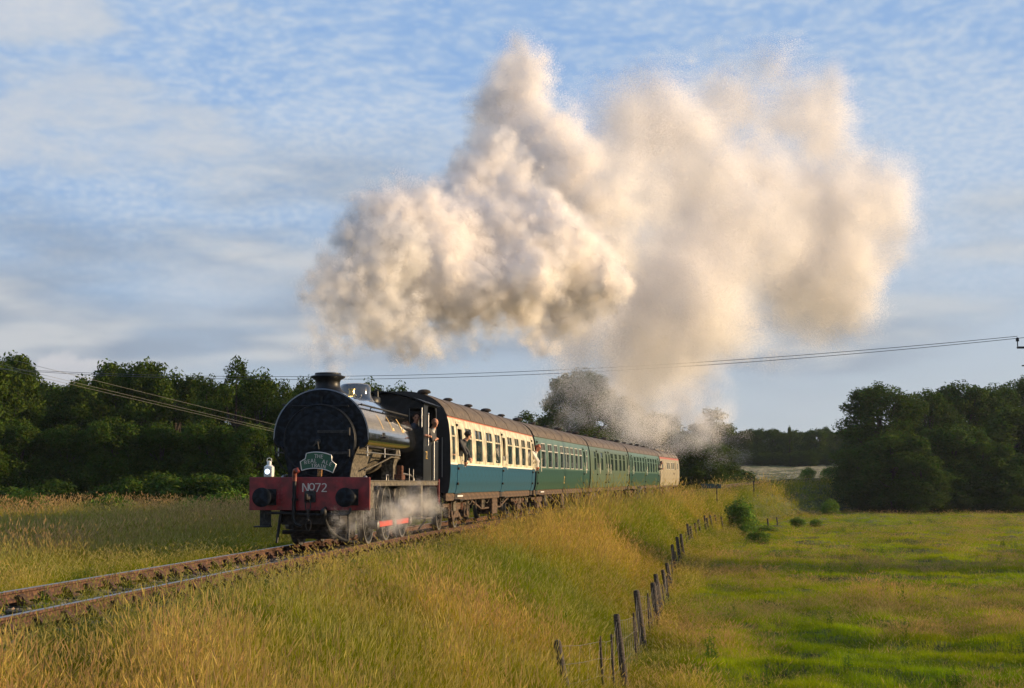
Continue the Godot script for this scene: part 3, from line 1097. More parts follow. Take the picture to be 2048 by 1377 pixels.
	loop.append(loop[0])
	b.tube(loop, 0.011, 6, false)
	part("edge_moulding", b, M["silver_edge"], hb)
	var words := [["THE", 0.0, 0.126, 0.082, 0.066], ["REAL", -0.17, 0.03, 0.084, 0.07], ["ALE", 0.19, 0.03, 0.084, 0.074], ["TRAIN", 0.01, -0.072, 0.078, 0.064]]
	for w in words:
		var word := Node3D.new()
		word.name = "word" if not hb.has_node("word") else "word_%03d" % (hb.get_child_count() - 2)
		hb.add_child(word)
		var n: int = w[0].length()
		for i in n:
			var x: float = w[1] + (i - (n - 1) * 0.5) * w[4]
			var arc := -x * x * 0.75
			letters("letter", w[0][i], w[3], 0.008, M["letter_white"], word, Transform3D(Basis(Vector3(0, 0, 1), -x * 1.1), Vector3(x, w[2] + arc, 0.034)))
	b = MB.new()
	b.box(Vector3(0.04, -0.2, -0.02), Vector3(0.1, 0.2, 0.06), Basis.IDENTITY, 0.01)
	b.box(Vector3(0.04, -0.05, -0.04), Vector3(0.06, 0.3, 0.03))
	part("board_bracket", b, mat("bracket_yellow", lin(0.45, 0.2, 0.03), 0.5, 0.0, M["_blotch"], 3.0), hb)
	# lamp on the beam
	var lp := thing("head_lamp", "white lit lamp standing on the left end of the red buffer beam", "lamp", L.transform * Vector3(-0.89, 1.47, -0.1), -a)
	b = MB.new()
	b.box(Vector3(0, 0.11, 0), Vector3(0.18, 0.22, 0.18), Basis.IDENTITY, 0.012)
	b.lathe([Vector2(0.09, 0.22), Vector2(0.06, 0.25), Vector2(0.045, 0.25), Vector2(0.05, 0.3), Vector2(0.04, 0.33), Vector2(0.0, 0.34)], Transform3D(), 16)
	b.tube([Vector3(-0.05, 0.32, 0), Vector3(-0.045, 0.38, 0), Vector3(0.0, 0.4, 0), Vector3(0.045, 0.38, 0), Vector3(0.05, 0.32, 0)], 0.008, 6)
	part("lamp_body", b, M["white_paint"], lp)
	b = MB.new()
	b.lathe([Vector2(0.07, 0.0), Vector2(0.07, 0.03), Vector2(0.058, 0.03), Vector2(0.058, 0.0)], Transform3D(ALONG_Z, Vector3(-0.01, 0.11, 0.09)), 20)
	part("lens_ring", b, M["dull_steel"], lp)
	b = MB.new()
	b.lathe([Vector2(0.058, 0.0), Vector2(0.04, 0.018), Vector2(0.0, 0.026)], Transform3D(ALONG_Z, Vector3(-0.01, 0.11, 0.095)), 20)
	var lens_m := mat("lamp_lens", Color(0.9, 0.95, 1.0), 0.1)
	lens_m.emission_enabled = true
	lens_m.emission = Color(0.85, 0.93, 1.0)
	lens_m.emission_energy_multiplier = 1.3
	part("lamp_lens", b, lens_m, lp)
	var lt := SpotLight3D.new()
	lt.name = "lamp_light"
	lt.light_color = Color(0.85, 0.93, 1.0)
	lt.light_energy = 0.03
	lt.light_size = 0.05
	lt.spot_angle = 50.0
	lt.spot_range = 300.0
	lt.spot_attenuation = 2.0
	lt.shadow_enabled = true
	lt.position = Vector3(-0.01, 0.11, 0.14)
	lt.rotation.y = PI
	lp.add_child(lt)


# ---------------------------------------------------------------- coaches
const SIDE := [[1.06, 1.31], [1.2, 1.345], [1.4, 1.37], [1.7, 1.385], [1.9, 1.385], [1.94, 1.385], [2.3, 1.38], [2.66, 1.365], [2.97, 1.33], [3.1, 1.30], [3.2, 1.265]]


func side_x(y: float) -> float:
	for i in range(1, SIDE.size()):
		if y <= SIDE[i][0]:
			return lerpf(SIDE[i - 1][1], SIDE[i][1], (y - SIDE[i - 1][0]) / (SIDE[i][0] - SIDE[i - 1][0]))
	return SIDE[SIDE.size() - 1][1]


# a piece of coach side between two heights and two places along, with an inner skin and closed edges
func skin(b: MB, s: float, z0: float, z1: float, y0: float, y1: float, proud := 0.0, thick := 0.05) -> void:
	var ys := [y0]
	for q in SIDE:
		if q[0] > y0 + 0.02 and q[0] < y1 - 0.02: ys.append(q[0])
	ys.append(y1)
	var outer := [[], []]
	var inner := [[], []]
	for k in 2:
		var z := z0 if k == 0 else z1
		for y in ys:
			outer[k].append(Vector3(s * (side_x(y) + proud), y, z))
			inner[k].append(Vector3(s * (side_x(y) + proud - thick), y, z))
	# rows run up, columns backwards (z0 > z1)
	b.loft(outer, false, s > 0.0)
	b.loft(inner, false, s < 0.0)
	b.loft([outer[0], inner[0]], false, s < 0.0)
	b.loft([outer[1], inner[1]], false, s > 0.0)
	var n := ys.size() - 1
	for e in [0, n]:
		b.loft([[outer[0][e], outer[1][e]], [inner[0][e], inner[1][e]]], false, (s > 0.0) == (e == 0))


func coach_side(co: Node3D, s: float, length: float, openings: Array, P: Dictionary) -> void:
	# openings: [kind, z0, z1, extra] in metres back from the front end, sorted
	var low := MB.new()
	var up := MB.new()
	var head := MB.new()
	var waist: float = P.waist
	var z := 0.0
	for o in openings + [["end", length, length]]:
		if o[1] > z + 0.01:
			skin(low, s, -z, -o[1], 1.06, waist)
			skin(up, s, -z, -o[1], waist, 3.2)
		if o[0] == "win" or o[0] == "small":
			skin(low, s, -o[1], -o[2], 1.06, waist)
			skin(up, s, -o[1], -o[2], waist, 1.96)
			skin(up, s, -o[1], -o[2], 2.97, 3.2)
		elif o[0] == "door":
			# a door ends one length of panelling
			part("lower_panel", low, M[P.low], co)
			part("upper_panel", up, M[P.up], co)
			head = MB.new()
			skin(head, s, -o[1], -o[2], 3.08, 3.2)
			part("door_lintel", head, M[P.up], co)
			low = MB.new()
			up = MB.new()
		z = o[2]
	if low.V.size():
		part("lower_panel", low, M[P.low], co)
		part("upper_panel", up, M[P.up], co)
	if P.get("line", ""):
		var ln := MB.new()
		skin(ln, s, 0.0, -length, waist - 0.02, waist + 0.03, 0.004, 0.01)
		part("waist_line", ln, M[P.line], co)
	if P.get("cantrail", ""):
		var ct := MB.new()
		skin(ct, s, 0.0, -length, 3.165, 3.2, 0.005, 0.01)
		part("cantrail_line", ct, M[P.cantrail], co)
	var gut := MB.new()
	gut.tube([Vector3(s * 1.275, 3.215, 0.0), Vector3(s * 1.275, 3.215, -length)], 0.018, 6)
	part("gutter", gut, M["coach_roof"], co)
	for o in openings:
		if o[0] == "win" or o[0] == "small":
			var y0 := 1.96
			var y1 := 2.97
			var fr := MB.new()
			var za: float = -o[1]
			var zb: float = -o[2]
			var w := 0.035
			for q in [[za, za - w, y0, y1], [zb + w, zb, y0, y1], [za - w, zb + w, y0, y0 + w], [za - w, zb + w, y1 - w, y1], [za - w, zb + w, 2.63, 2.675]]:
				skin(fr, s, q[0], q[1], q[2], q[3], 0.006, 0.045)
			if o[0] == "win":
				var zm := (za + zb) * 0.5
				skin(fr, s, zm + 0.11, zm + 0.075, 2.675, y1 - w, -0.006, 0.03)
				skin(fr, s, zm - 0.075, zm - 0.11, 2.675, y1 - w, -0.006, 0.03)
			var wnd := part("window", fr, M[P.frame], co)
			var pane := MB.new()
			var rows := [[], []]
			for k in 2:
				for y in [y0 + 0.02, 2.3, 2.65]:
					rows[k].append(Vector3(s * (side_x(y) - 0.022), y, za - 0.02 if k == 0 else zb + 0.02))
			pane.loft(rows, false, s > 0.0)
			part("pane", pane, M["glass"], wnd)
			pane = MB.new()
			var open: float = 0.3 * (za - zb) if o[0] == "win" and o.size() < 4 else 0.0
			for half in ([0, 1] if open > 0.0 else [0]):
				var a := za - 0.02
				var c := zb + 0.02
				if open > 0.0:
					a = za - 0.02 if half == 0 else zb + 0.02 + open
					c = za - 0.02 - open if half == 0 else zb + 0.02
				rows = [[], []]
				for k in 2:
					for y in [2.65, y1 - 0.02]:
						rows[k].append(Vector3(s * (side_x(y) - 0.026), y, a if k == 0 else c))
				pane = MB.new()
				pane.loft(rows, false, s > 0.0)
				part("pane", pane, M["glass"], wnd)
		elif o[0] == "door":
			var za: float = -o[1] - 0.012
			var zb: float = -o[2] + 0.012
			var pr := 0.012
			var am := ArrayMesh.new()
			var b := MB.new()
			skin(b, s, za, zb, 1.04, waist, pr)
			b.mesh(am, M[P.low])
			b = MB.new()
			var wz0 := za - 0.11
			var wz1 := zb + 0.11
			skin(b, s, za, zb, waist, 2.1, pr)
			skin(b, s, za, zb, 2.88, 3.07, pr)
			skin(b, s, za, wz0, 2.1, 2.88, pr)
			skin(b, s, wz1, zb, 2.1, 2.88, pr)
			b.mesh(am, M[P.up])
			var dr := part("door", am, null, co)
			b = MB.new()
			b.box(Vector3(s * 1.41, 1.99, zb + 0.1), Vector3(0.035, 0.03, 0.12), Basis.IDENTITY, 0.008)
			b.tube([Vector3(s * 1.42, 1.8, zb - 0.07), Vector3(s * 1.42, 2.35, zb - 0.07)], 0.014, 6)
			part("door_handle", b, M["window_metal"], dr)
			for y in [1.32, 1.75, 2.98]:
				b = MB.new()
				b.box(Vector3(s * (side_x(y) + 0.025), y, za - 0.03), Vector3(0.06, 0.07, 0.12), Basis.IDENTITY, 0.01)
				part("door_hinge", b, M["underframe_dark"], dr)
			if not (o.size() > 3 and o[3] == "open"):
				var pane := MB.new()
				var rows := [[], []]
				var y1: float = 2.6 if o.size() > 3 and o[3] == "half" else 2.86
				for k in 2:
					for y in [2.1, 2.4, y1]:
						rows[k].append(Vector3(s * (side_x(y) - 0.01), y, wz0 + 0.01 if k == 0 else wz1 - 0.01))
				pane.loft(rows, false, s > 0.0)
				part("pane", pane, M["glass"], dr)


func bogie(co: Node3D, z: float) -> void:
	var b := MB.new()
	for s in [-1.0, 1.0]:
		b.box(Vector3(s * 1.02, 0.66, z), Vector3(0.09, 0.2, 2.2), Basis.IDENTITY, 0.02)
		b.box(Vector3(s * 1.03, 0.5, z), Vector3(0.14, 0.34, 0.62), Basis.IDENTITY, 0.02)
		b.box(Vector3(s * 1.02, 0.7, z + 1.5), Vector3(0.07, 0.1, 0.85), Basis.IDENTITY, 0.015)
		b.box(Vector3(s * 1.02, 0.7, z - 1.5), Vector3(0.07, 0.1, 0.85), Basis.IDENTITY, 0.015)
		for e in [-1.0, 1.0]:
			b.box(Vector3(s * 1.06, 0.36, z + e * 0.5), Vector3(0.12, 0.14, 0.5), Basis(Vector3.RIGHT, e * 0.35), 0.02)
	b.box(Vector3(0, 0.62, z), Vector3(2.0, 0.2, 0.4), Basis.IDENTITY, 0.02)
	var bo := part("bogie", b, M["underframe"], co)
	for e in [-1.0, 1.0]:
		for s in [-1.0, 1.0]:
			wheel(bo, Vector3(s * 0.755, 0.46, z + e * 1.3), 0.46, 0, s, M["underframe_dark"])
			b = MB.new()
			b.box(Vector3(s * 1.05, 0.47, z + e * 1.3), Vector3(0.2, 0.26, 0.26), Basis.IDENTITY, 0.03)
			b.lathe([Vector2(0.1, 0.0), Vector2(0.1, 0.05), Vector2(0.0, 0.06)], Transform3D(ALONG_X if s > 0 else Basis(Vector3(0, 1, 0), Vector3(-1, 0, 0), Vector3(0, 0, 1)), Vector3(s * 1.15, 0.47, z + e * 1.3)), 14)
			part("axle_box", b, M["underframe"], bo)
			b = MB.new()
			var sp := []
			for k in 49:
				var t := TAU * k / 8.0
				sp.append(Vector3(s * 1.04 + cos(t) * 0.07, 0.56 + 0.025 * k / 6.0, z + e * 0.95 + sin(t) * 0.07))
			b.tube(sp, 0.018, 5)
			part("spring", b, M["rust"], bo)


func build_coach(called: String, label: String, d0: float, d1: float, P: Dictionary, seed: int) -> Node3D:
	var p0 := on_line(d0)
	var p1 := on_line(d1)
	var dir := (p1 - p0)
	var length := dir.length()
	var co := thing(called, label, "railway coach", p0, 0.0, "")
	co.basis = Basis.looking_at(dir.normalized(), Vector3.UP)
	var c := cos(atan(track_slope((d0 + d1) * 0.5)))
	var ops := []
	for o in P.open:
		var q: Array = o.duplicate()
		q[1] = (o[1] - d0) / (d1 - d0) * length
		q[2] = (o[2] - d0) / (d1 - d0) * length
		ops.append(q)
	coach_side(co, 1.0, length, ops, P)
	var plain_ops := []
	for q in ops:
		plain_ops.append([q[0], q[1], q[2]] if q[0] != "door" else [q[0], q[1], q[2], "half"])
	coach_side(co, -1.0, length, plain_ops, P)
	# roof
	var rows := []
	var nz := 10
	for i in nz + 1:
		var row := []
		for k in 29:
			var x := lerpf(-1.27, 1.27, k / 28.0)
			row.append(Vector3(x, 3.205 + 0.68 * pow(maxf(0.0, 1.0 - pow(absf(x) / 1.272, 2.25)), 0.62), -length * i / nz))
		rows.append(row)
	var b := MB.new()
	b.loft(rows)
	var roof := part("roof", b, M["coach_roof"], co)
	# roof ribs at each joint of the sheets and torpedo vents
	b = MB.new()
	for i in 7:
		var rib := []
		for v in rows[0]: rib.append(Vector3(v.x * 1.002, v.y + 0.004, -length * (i + 0.5) / 7.0))
		b.tube(rib, 0.009, 4, false)
	part("roof_joint", b, M["coach_roof"], roof)
	b = MB.new()
	b.lathe([Vector2(0.11, 0.0), Vector2(0.11, 0.035), Vector2(0.19, 0.06), Vector2(0.2, 0.09), Vector2(0.16, 0.14), Vector2(0.08, 0.165), Vector2(0.0, 0.17)], Transform3D(), 18)
	var vent := b.mesh()
	var n_v: int = P.get("vents", 8)
	for i in n_v:
		var o := part("roof_vent", vent, M["underframe_dark"], roof)
		var sx := 0.42 if i % 2 == 0 else -0.38
		o.position = Vector3(sx, 3.205 + 0.68 * pow(1.0 - pow(absf(sx) / 1.272, 2.25), 0.62) - 0.02, -length * (i + 0.55) / n_v)
		o.scale = Vector3.ONE * (1.0 if i % 3 == 0 else 0.78)
	# ends with gangways
	for e in [0, 1]:
		var zc := 0.0 if e == 0 else -length
		var pl := PackedVector2Array()
		for q in SIDE: pl.append(Vector2(q[1] - 0.004, q[0]))
		for k in range(28, -1, -1): pl.append(Vector2(rows[0][k].x * 0.995, rows[0][k].y - 0.006))
		for k in range(SIDE.size() - 1, -1, -1): pl.append(Vector2(-SIDE[k][1] + 0.004, SIDE[k][0]))
		b = MB.new()
		b.prism(pl, -0.04 if e == 0 else 0.04, Transform3D(Basis(), Vector3(0, 0, zc + (0.012 if e == 0 else -0.012))))
		var en := part("end_wall", b, M["coach_end"], co)
		b = MB.new()
		var sg := 1.0 if e == 0 else -1.0
		for k in 5:
			var zz := zc + sg * (0.04 + k * 0.055)
			for q in [[0.48, 2.15, 0.05, 2.0], [-0.48, 2.15, 0.05, 2.0]]:
				b.box(Vector3(q[0], q[1], zz), Vector3(0.1, 2.0, 0.03), Basis.IDENTITY, 0.01)
			b.box(Vector3(0, 3.18, zz), Vector3(1.06, 0.1, 0.03), Basis.IDENTITY, 0.01)
			b.box(Vector3(0, 1.18, zz), Vector3(1.06, 0.08, 0.03), Basis.IDENTITY, 0.01)
		b.box(Vector3(0, 2.15, zc + sg * 0.02), Vector3(0.86, 1.9, 0.03))
		part("gangway", b, M["coach_end"], en)
		b = MB.new()
		for s in [-1.0, 1.0]:
			b.tube([Vector3(s * 1.15, 1.5, zc + sg * 0.03), Vector3(s * 1.15, 2.6, zc + sg * 0.03)], 0.014, 6)
		part("end_handrail", b, M["dull_steel"], en)
		for s in [-1.0, 1.0]:
			b = MB.new()
			var bx := Transform3D(ALONG_Z if e == 0 else Basis(Vector3(1, 0, 0), Vector3(0, 0, -1), Vector3(0, 1, 0)), Vector3(s * 0.87, 1.05, zc))
			b.lathe([Vector2(0.1, -0.1), Vector2(0.1, 0.12), Vector2(0.2, 0.14), Vector2(0.2, 0.16), Vector2(0.0, 0.18)], bx, 20)
			part("buffer", b, M["underframe_dark"], co)
	# floor, solebar, partitions, seats and table lamps
	b = MB.new()
	b.box(Vector3(0, 1.12, -length * 0.5), Vector3(2.6, 0.08, length - 0.1))
	b.box(Vector3(0, 2.15, -length * 0.5), Vector3(0.02, 2.0, length - 1.5))
	part("floor", b, M["interior"], co)
	b = MB.new()
	for s in [-1.0, 1.0]:
		b.box(Vector3(s * 1.22, 0.95, -length * 0.5), Vector3(0.08, 0.22, length), Basis.IDENTITY, 0.01)
	b.box(Vector3(0, 0.98, -length * 0.5), Vector3(2.2, 0.12, length))
	part("solebar", b, M["underframe"], co)
	var rng := RandomNumberGenerator.new()
	rng.seed = seed
	for q in ops:
		if q[0] != "win": continue
		var zc: float = -(q[1] + q[2]) * 0.5
		for e in [-1.0, 1.0]:
			b = MB.new()
			b.box(Vector3(0.72, 1.62, zc + e * 0.78), Vector3(1.0, 1.0, 0.14), Basis.IDENTITY, 0.05)
			b.box(Vector3(0.72, 1.4, zc + e * 0.55), Vector3(1.0, 0.2, 0.45), Basis.IDENTITY, 0.05)
			part("seat", b, M["seat_cloth"], co)
		b = MB.new()
		b.box(Vector3(0.95, 1.86, zc), Vector3(0.62, 0.03, 0.6), Basis.IDENTITY, 0.008)
		part("table", b, M["interior"], co)
		if P.get("lamps", false):
			b = MB.new()
			b.lathe([Vector2(0.12, 2.06), Vector2(0.05, 2.28), Vector2(0.0, 2.28)], Transform3D(Basis(), Vector3(1.12, 0, zc)), 14)
			b.lathe([Vector2(0.05, 1.875), Vector2(0.02, 1.9), Vector2(0.015, 2.08)], Transform3D(Basis(), Vector3(1.12, 0, zc)), 10)
			part("table_lamp", b, M["white_paint"], co)
		b = MB.new()
		b.box(Vector3(1.16, 2.45, zc - (q[2] - q[1]) * 0.5 - 0.16), Vector3(0.06, 0.9, 0.12), Basis.IDENTITY, 0.03)
		part("curtain", b, M["seat_cloth"], co)
	# bogies and the gear under the floor
	for z in [-2.6, -length + 2.6]:
		bogie(co, z)
	b = MB.new()
	b.box(Vector3(0.95, 0.62, -length * 0.5), Vector3(0.5, 0.62, 1.1), Basis.IDENTITY, 0.02)
	part("battery_box", b, M["underframe"], co)
	b = MB.new()
	b.box(Vector3(-0.95, 0.62, -length * 0.42), Vector3(0.5, 0.55, 1.5), Basis.IDENTITY, 0.02)
	part("battery_box", b, M["underframe"], co)
	b = MB.new()
	for zz in [-0.32, -0.62]:
		b.lathe([Vector2(0.0, 0.28), Vector2(0.24, 0.28), Vector2(0.27, 0.34), Vector2(0.27, 0.82), Vector2(0.0, 0.86)], Transform3D(Basis(), Vector3(0.62, 0, length * zz)), 20)
	part("vacuum_cylinder", b, M["underframe"], co)
	b = MB.new()
	for s in [-1.0, 1.0]:
		b.tube([Vector3(s * 1.05, 0.9, -4.8), Vector3(s * 1.05, 0.52, -7.4), Vector3(s * 1.05, 0.52, -length + 7.4), Vector3(s * 1.05, 0.9, -length + 4.8)], 0.035, 6)
		for zz in [7.4, length - 7.4]:
			b.box(Vector3(s * 1.05, 0.7, -zz), Vector3(0.07, 0.4, 0.09))
	b.tube([Vector3(0.3, 0.7, -1.0), Vector3(0.3, 0.62, -length * 0.5), Vector3(0.3, 0.7, -length + 1.0)], 0.05, 6)
	part("truss_rod", b, M["underframe"], co)
	b = MB.new()
	for i in 9:
		var zz := -rng.randf_range(1.0, length - 1.0)
		var hh := rng.randf_range(0.25, 0.6)
		b.tube([Vector3(1.16, 0.9, zz), Vector3(1.17, 0.9 - hh, zz + rng.randf_range(-0.1, 0.1))], 0.018, 5)
		b.box(Vector3(rng.randf_range(0.7, 1.1), 0.68, zz - 0.6), Vector3(0.2, rng.randf_range(0.2, 0.5), rng.randf_range(0.15, 0.5)), Basis.IDENTITY, 0.02)
	for i in 4:
		var zz := -length * (0.2 + 0.18 * i)
		var cable := []
		for k in 9:
			var t := k / 8.0
			cable.append(Vector3(1.18, 0.86 - 0.17 * sin(t * PI), zz - t * 1.2))
		b.tube(cable, 0.012, 5)
	part("pipework", b, M["grimy_metal"], co)
	for q in ops:
		if q[0] == "door":
			b = MB.new()
			b.box(Vector3(1.34, 0.86, -(q[1] + q[2]) * 0.5), Vector3(0.22, 0.035, 0.75), Basis.IDENTITY, 0.006)
			b.box(Vector3(1.26, 0.95, -(q[1] + q[2]) * 0.5), Vector3(0.03, 0.16, 0.5))
			part("door_step", b, M["underframe_dark"], co)
	b = MB.new()
	b.box(Vector3(1.3, 0.965, -2.0), Vector3(0.03, 0.05, 0.9), Basis.IDENTITY, 0.008)
	if P.get("lamps", false): part("white_step_edge", b, M["white_paint"], co)
	if P.get("crest", -1.0) > 0.0:
		b = MB.new()
		var zz: float = -(P.crest - d0) / (d1 - d0) * length
		skin(b, 1.0, zz + 0.16, zz - 0.16, 1.3, 1.62, 0.006, 0.01)
		var cr := part("number_panel", b, M["gold_paint"], co)
		b = MB.new()
		skin(b, 1.0, zz + 0.11, zz - 0.11, 1.35, 1.57, 0.01, 0.01)
		part("number_panel_centre", b, M["coach_green"], cr)
	return co


func build_train() -> void:
	var base := {"frame": "cream", "vents": 9}
	build_coach("blue_cream_coach", "cream and blue coach directly behind the steam locomotive", 43.1, 61.95, {"low": "coach_blue", "up": "cream", "line": "white_line", "cantrail": "orange_line", "frame": "cream", "waist": 1.88, "lamps": true, "vents": 10, "open": [
		["small", 43.35, 43.85], ["door", 44.2, 45.15, "open"], ["win", 45.6, 46.75], ["win", 47.45, 48.75], ["win", 49.55, 50.8], ["win", 51.45, 52.6], ["door", 53.0, 53.9, "open"], ["win", 54.35, 55.5], ["win", 56.25, 57.35], ["win", 58.05, 59.1], ["win", 59.75, 60.75], ["door", 61.05, 61.8, "open"]]}, 3)
	build_coach("green_coach", "second coach, green with white table lamps and a gilt number panel", 62.45, 79.9, {"low": "coach_green", "up": "coach_green_upper", "frame": "window_metal", "waist": 1.9, "lamps": true, "vents": 9, "crest": 70.6, "open": [
		["door", 62.7, 63.4, "half"], ["win", 63.8, 64.9], ["win", 65.65, 66.8], ["win", 67.5, 68.5], ["win", 69.3, 70.3], ["small", 70.6, 71.15], ["win", 71.35, 72.2], ["win", 72.75, 73.7], ["win", 74.3, 75.3], ["win", 75.9, 76.9], ["door", 77.4, 78.2, "half"], ["small", 78.6, 79.1]]}, 5)
	build_coach("pale_green_coach", "third coach, pale faded green all over with paired doors", 80.35, 98.0, {"low": "coach_green_pale", "up": "coach_green_pale", "frame": "coach_green_pale", "waist": 1.9, "vents": 9, "open": [
		["small", 81.8, 82.5], ["door", 82.8, 83.75, "half"], ["small", 84.55, 85.4], ["door", 86.5, 87.25], ["door", 87.75, 88.45], ["win", 88.9, 90.0, 1], ["win", 90.85, 91.9, 1], ["win", 92.95, 94.0, 1], ["win", 94.85, 95.9, 1], ["door", 96.9, 97.6]]}, 7)
	build_coach("last_green_coach", "last coach, dark green below and pale green above, before the sand coloured diesel", 98.5, 117.5, {"low": "coach_green", "up": "coach_green_upper", "frame": "coach_green_upper", "waist": 1.9, "vents": 10, "open": [
		["small", 98.9, 99.3], ["door", 99.55, 100.3, "half"], ["win", 101.0, 102.0], ["win", 102.7, 103.7], ["win", 104.4, 105.3], ["win", 106.1, 107.0], ["door", 107.6, 108.4, "half"], ["win", 109.2, 110.2], ["win", 110.9, 111.9], ["win", 112.6, 113.6], ["win", 114.3, 115.3], ["door", 116.1, 116.9, "open"]]}, 9)
	build_diesel()


func build_diesel() -> void:
	var d0 := 118.1
	var d1 := 132.3
	var p0 := on_line(d0)
	var dir := on_line(d1) - p0
	var len := dir.length()
	var o := thing("diesel_locomotive", "sand coloured diesel locomotive at the far tail of the train", "diesel locomotive", p0)
	o.basis = Basis.looking_at(dir.normalized(), Vector3.UP)
	for s in [-1.0, 1.0]:
		var b := MB.new()
		var wins := [[1.0, 1.75], [4.6, 5.4], [5.9, 6.7], [8.0, 8.8], [9.3, 10.1], [len - 1.75, len - 1.0]]
		var z := 0.0
		for w in wins + [[len, len]]:
			skin(b, s, -z, -w[0], 1.0, 3.05, 0.0)
			if w[1] > w[0]:
				skin(b, s, -w[0], -w[1], 1.0, 2.25)
				skin(b, s, -w[0], -w[1], 2.85, 3.05)
			z = w[1]
		part("body_side", b, M["sand_body"], o)
		b = MB.new()
		skin(b, s, 0.0, -len, 3.05, 3.2, 0.004)
		part("orange_band", b, M["band_red"], o)
		for w in wins:
			b = MB.new()
			for q in [[w[0], w[0] + 0.06, 2.25, 2.85], [w[1] - 0.06, w[1], 2.25, 2.85], [w[0] + 0.06, w[1] - 0.06, 2.25, 2.3], [w[0] + 0.06, w[1] - 0.06, 2.8, 2.85]]:
				skin(b, s, -q[0], -q[1], q[2], q[3], 0.006)
			var wn := part("window", b, M["window_metal"], o)
			b = MB.new()
			b.loft([[Vector3(s * 1.35, 2.27, -w[0] - 0.03), Vector3(s * 1.33, 2.83, -w[0] - 0.03)], [Vector3(s * 1.35, 2.27, -w[1] + 0.03), Vector3(s * 1.33, 2.83, -w[1] + 0.03)]], false, s > 0)
			part("pane", b, M["glass"], wn)
		for q in [[2.1, 2.75], [len - 2.75, len - 2.1]]:
			b = MB.new()
			skin(b, s, -q[0], -q[1], 1.05, 3.0, 0.012)
			part("cab_door", b, M["sand_body"], o)
		b = MB.new()
		for i in 8:
			skin(b, s, -10.5, -11.3, 2.25 + i * 0.075, 2.29 + i * 0.075, 0.015, 0.02)
		part("grille", b, M["underframe_dark"], o)
		b = MB.new()
		skin(b, s, -9.6, -10.3, 1.86, 2.02, 0.006, 0.01)
		part("number_patch", b, M["underframe"], o)
	var rows := []
	for i in 6:
		var row := []
		for k in 25:
			var x := lerpf(-1.27, 1.27, k / 24.0)
			row.append(Vector3(x, 3.205 + 0.62 * pow(maxf(0.0, 1.0 - pow(absf(x) / 1.272, 2.2)), 0.62), -len * i / 5.0))
		rows.append(row)
	var b := MB.new()
	b.loft(rows)
	var roof := part("roof", b, M["loco_roof"], o)
	b = MB.new()
	for z in [-2.0, -3.0, -7.5, -10.0, -12.5]:
		var rib := []
		for v in rows[0]: rib.append(Vector3(v.x * 1.003, v.y + 0.008, z))
		b.tube(rib, 0.03, 4, false)
	b.lathe([Vector2(0.7, 3.7), Vector2(0.66, 3.84), Vector2(0.55, 3.86), Vector2(0.0, 3.86)], Transform3D(Basis(), Vector3(0, 0, -9.0)), 24)
	b.box(Vector3(0, 3.8, -5.2), Vector3(1.2, 0.12, 2.6), Basis.IDENTITY, 0.03)
	part("roof_hatch", b, M["loco_roof"], roof)
	for e in [0, 1]:
		var pl := PackedVector2Array()
		for q in SIDE: pl.append(Vector2(q[1] - 0.004, q[0]))
		for k in range(24, -1, -1): pl.append(Vector2(rows[0][k].x * 0.995, rows[0][k].y - 0.006))
		for k in range(SIDE.size() - 1, -1, -1): pl.append(Vector2(-SIDE[k][1] + 0.004, SIDE[k][0]))
		b = MB.new()
		var sg := 1.0 if e == 0 else -1.0
		b.prism(pl, -0.05 * sg, Transform3D(Basis(), Vector3(0, 0, 0.01 if e == 0 else -len - 0.01)))
		var en := part("cab_end", b, M["sand_body"], o)
		for x in [-0.88, 0.0, 0.88]:
			b = MB.new()
			b.box(Vector3(x, 2.6, (0.02 if e == 0 else -len - 0.02)), Vector3(0.72, 0.62, 0.03), Basis.IDENTITY, 0.01)
			part("cab_window", b, M["glass"], en)
		b = MB.new()
		b.box(Vector3(0, 0.95, 0.0 if e == 0 else -len), Vector3(2.5, 0.3, 0.1), Basis.IDENTITY, 0.02)
		part("buffer_beam", b, M["underframe_dark"], o)
	b = MB.new()
	b.box(Vector3(0, 0.95, -len * 0.5), Vector3(2.45, 0.14, len))
	b.box(Vector3(0, 0.6, -len * 0.5), Vector3(2.3, 0.6, 3.0), Basis.IDENTITY, 0.04)
	part("underframe", b, M["underframe"], o)
	for z in [-2.9, -len + 2.9]:
		bogie(o, z)


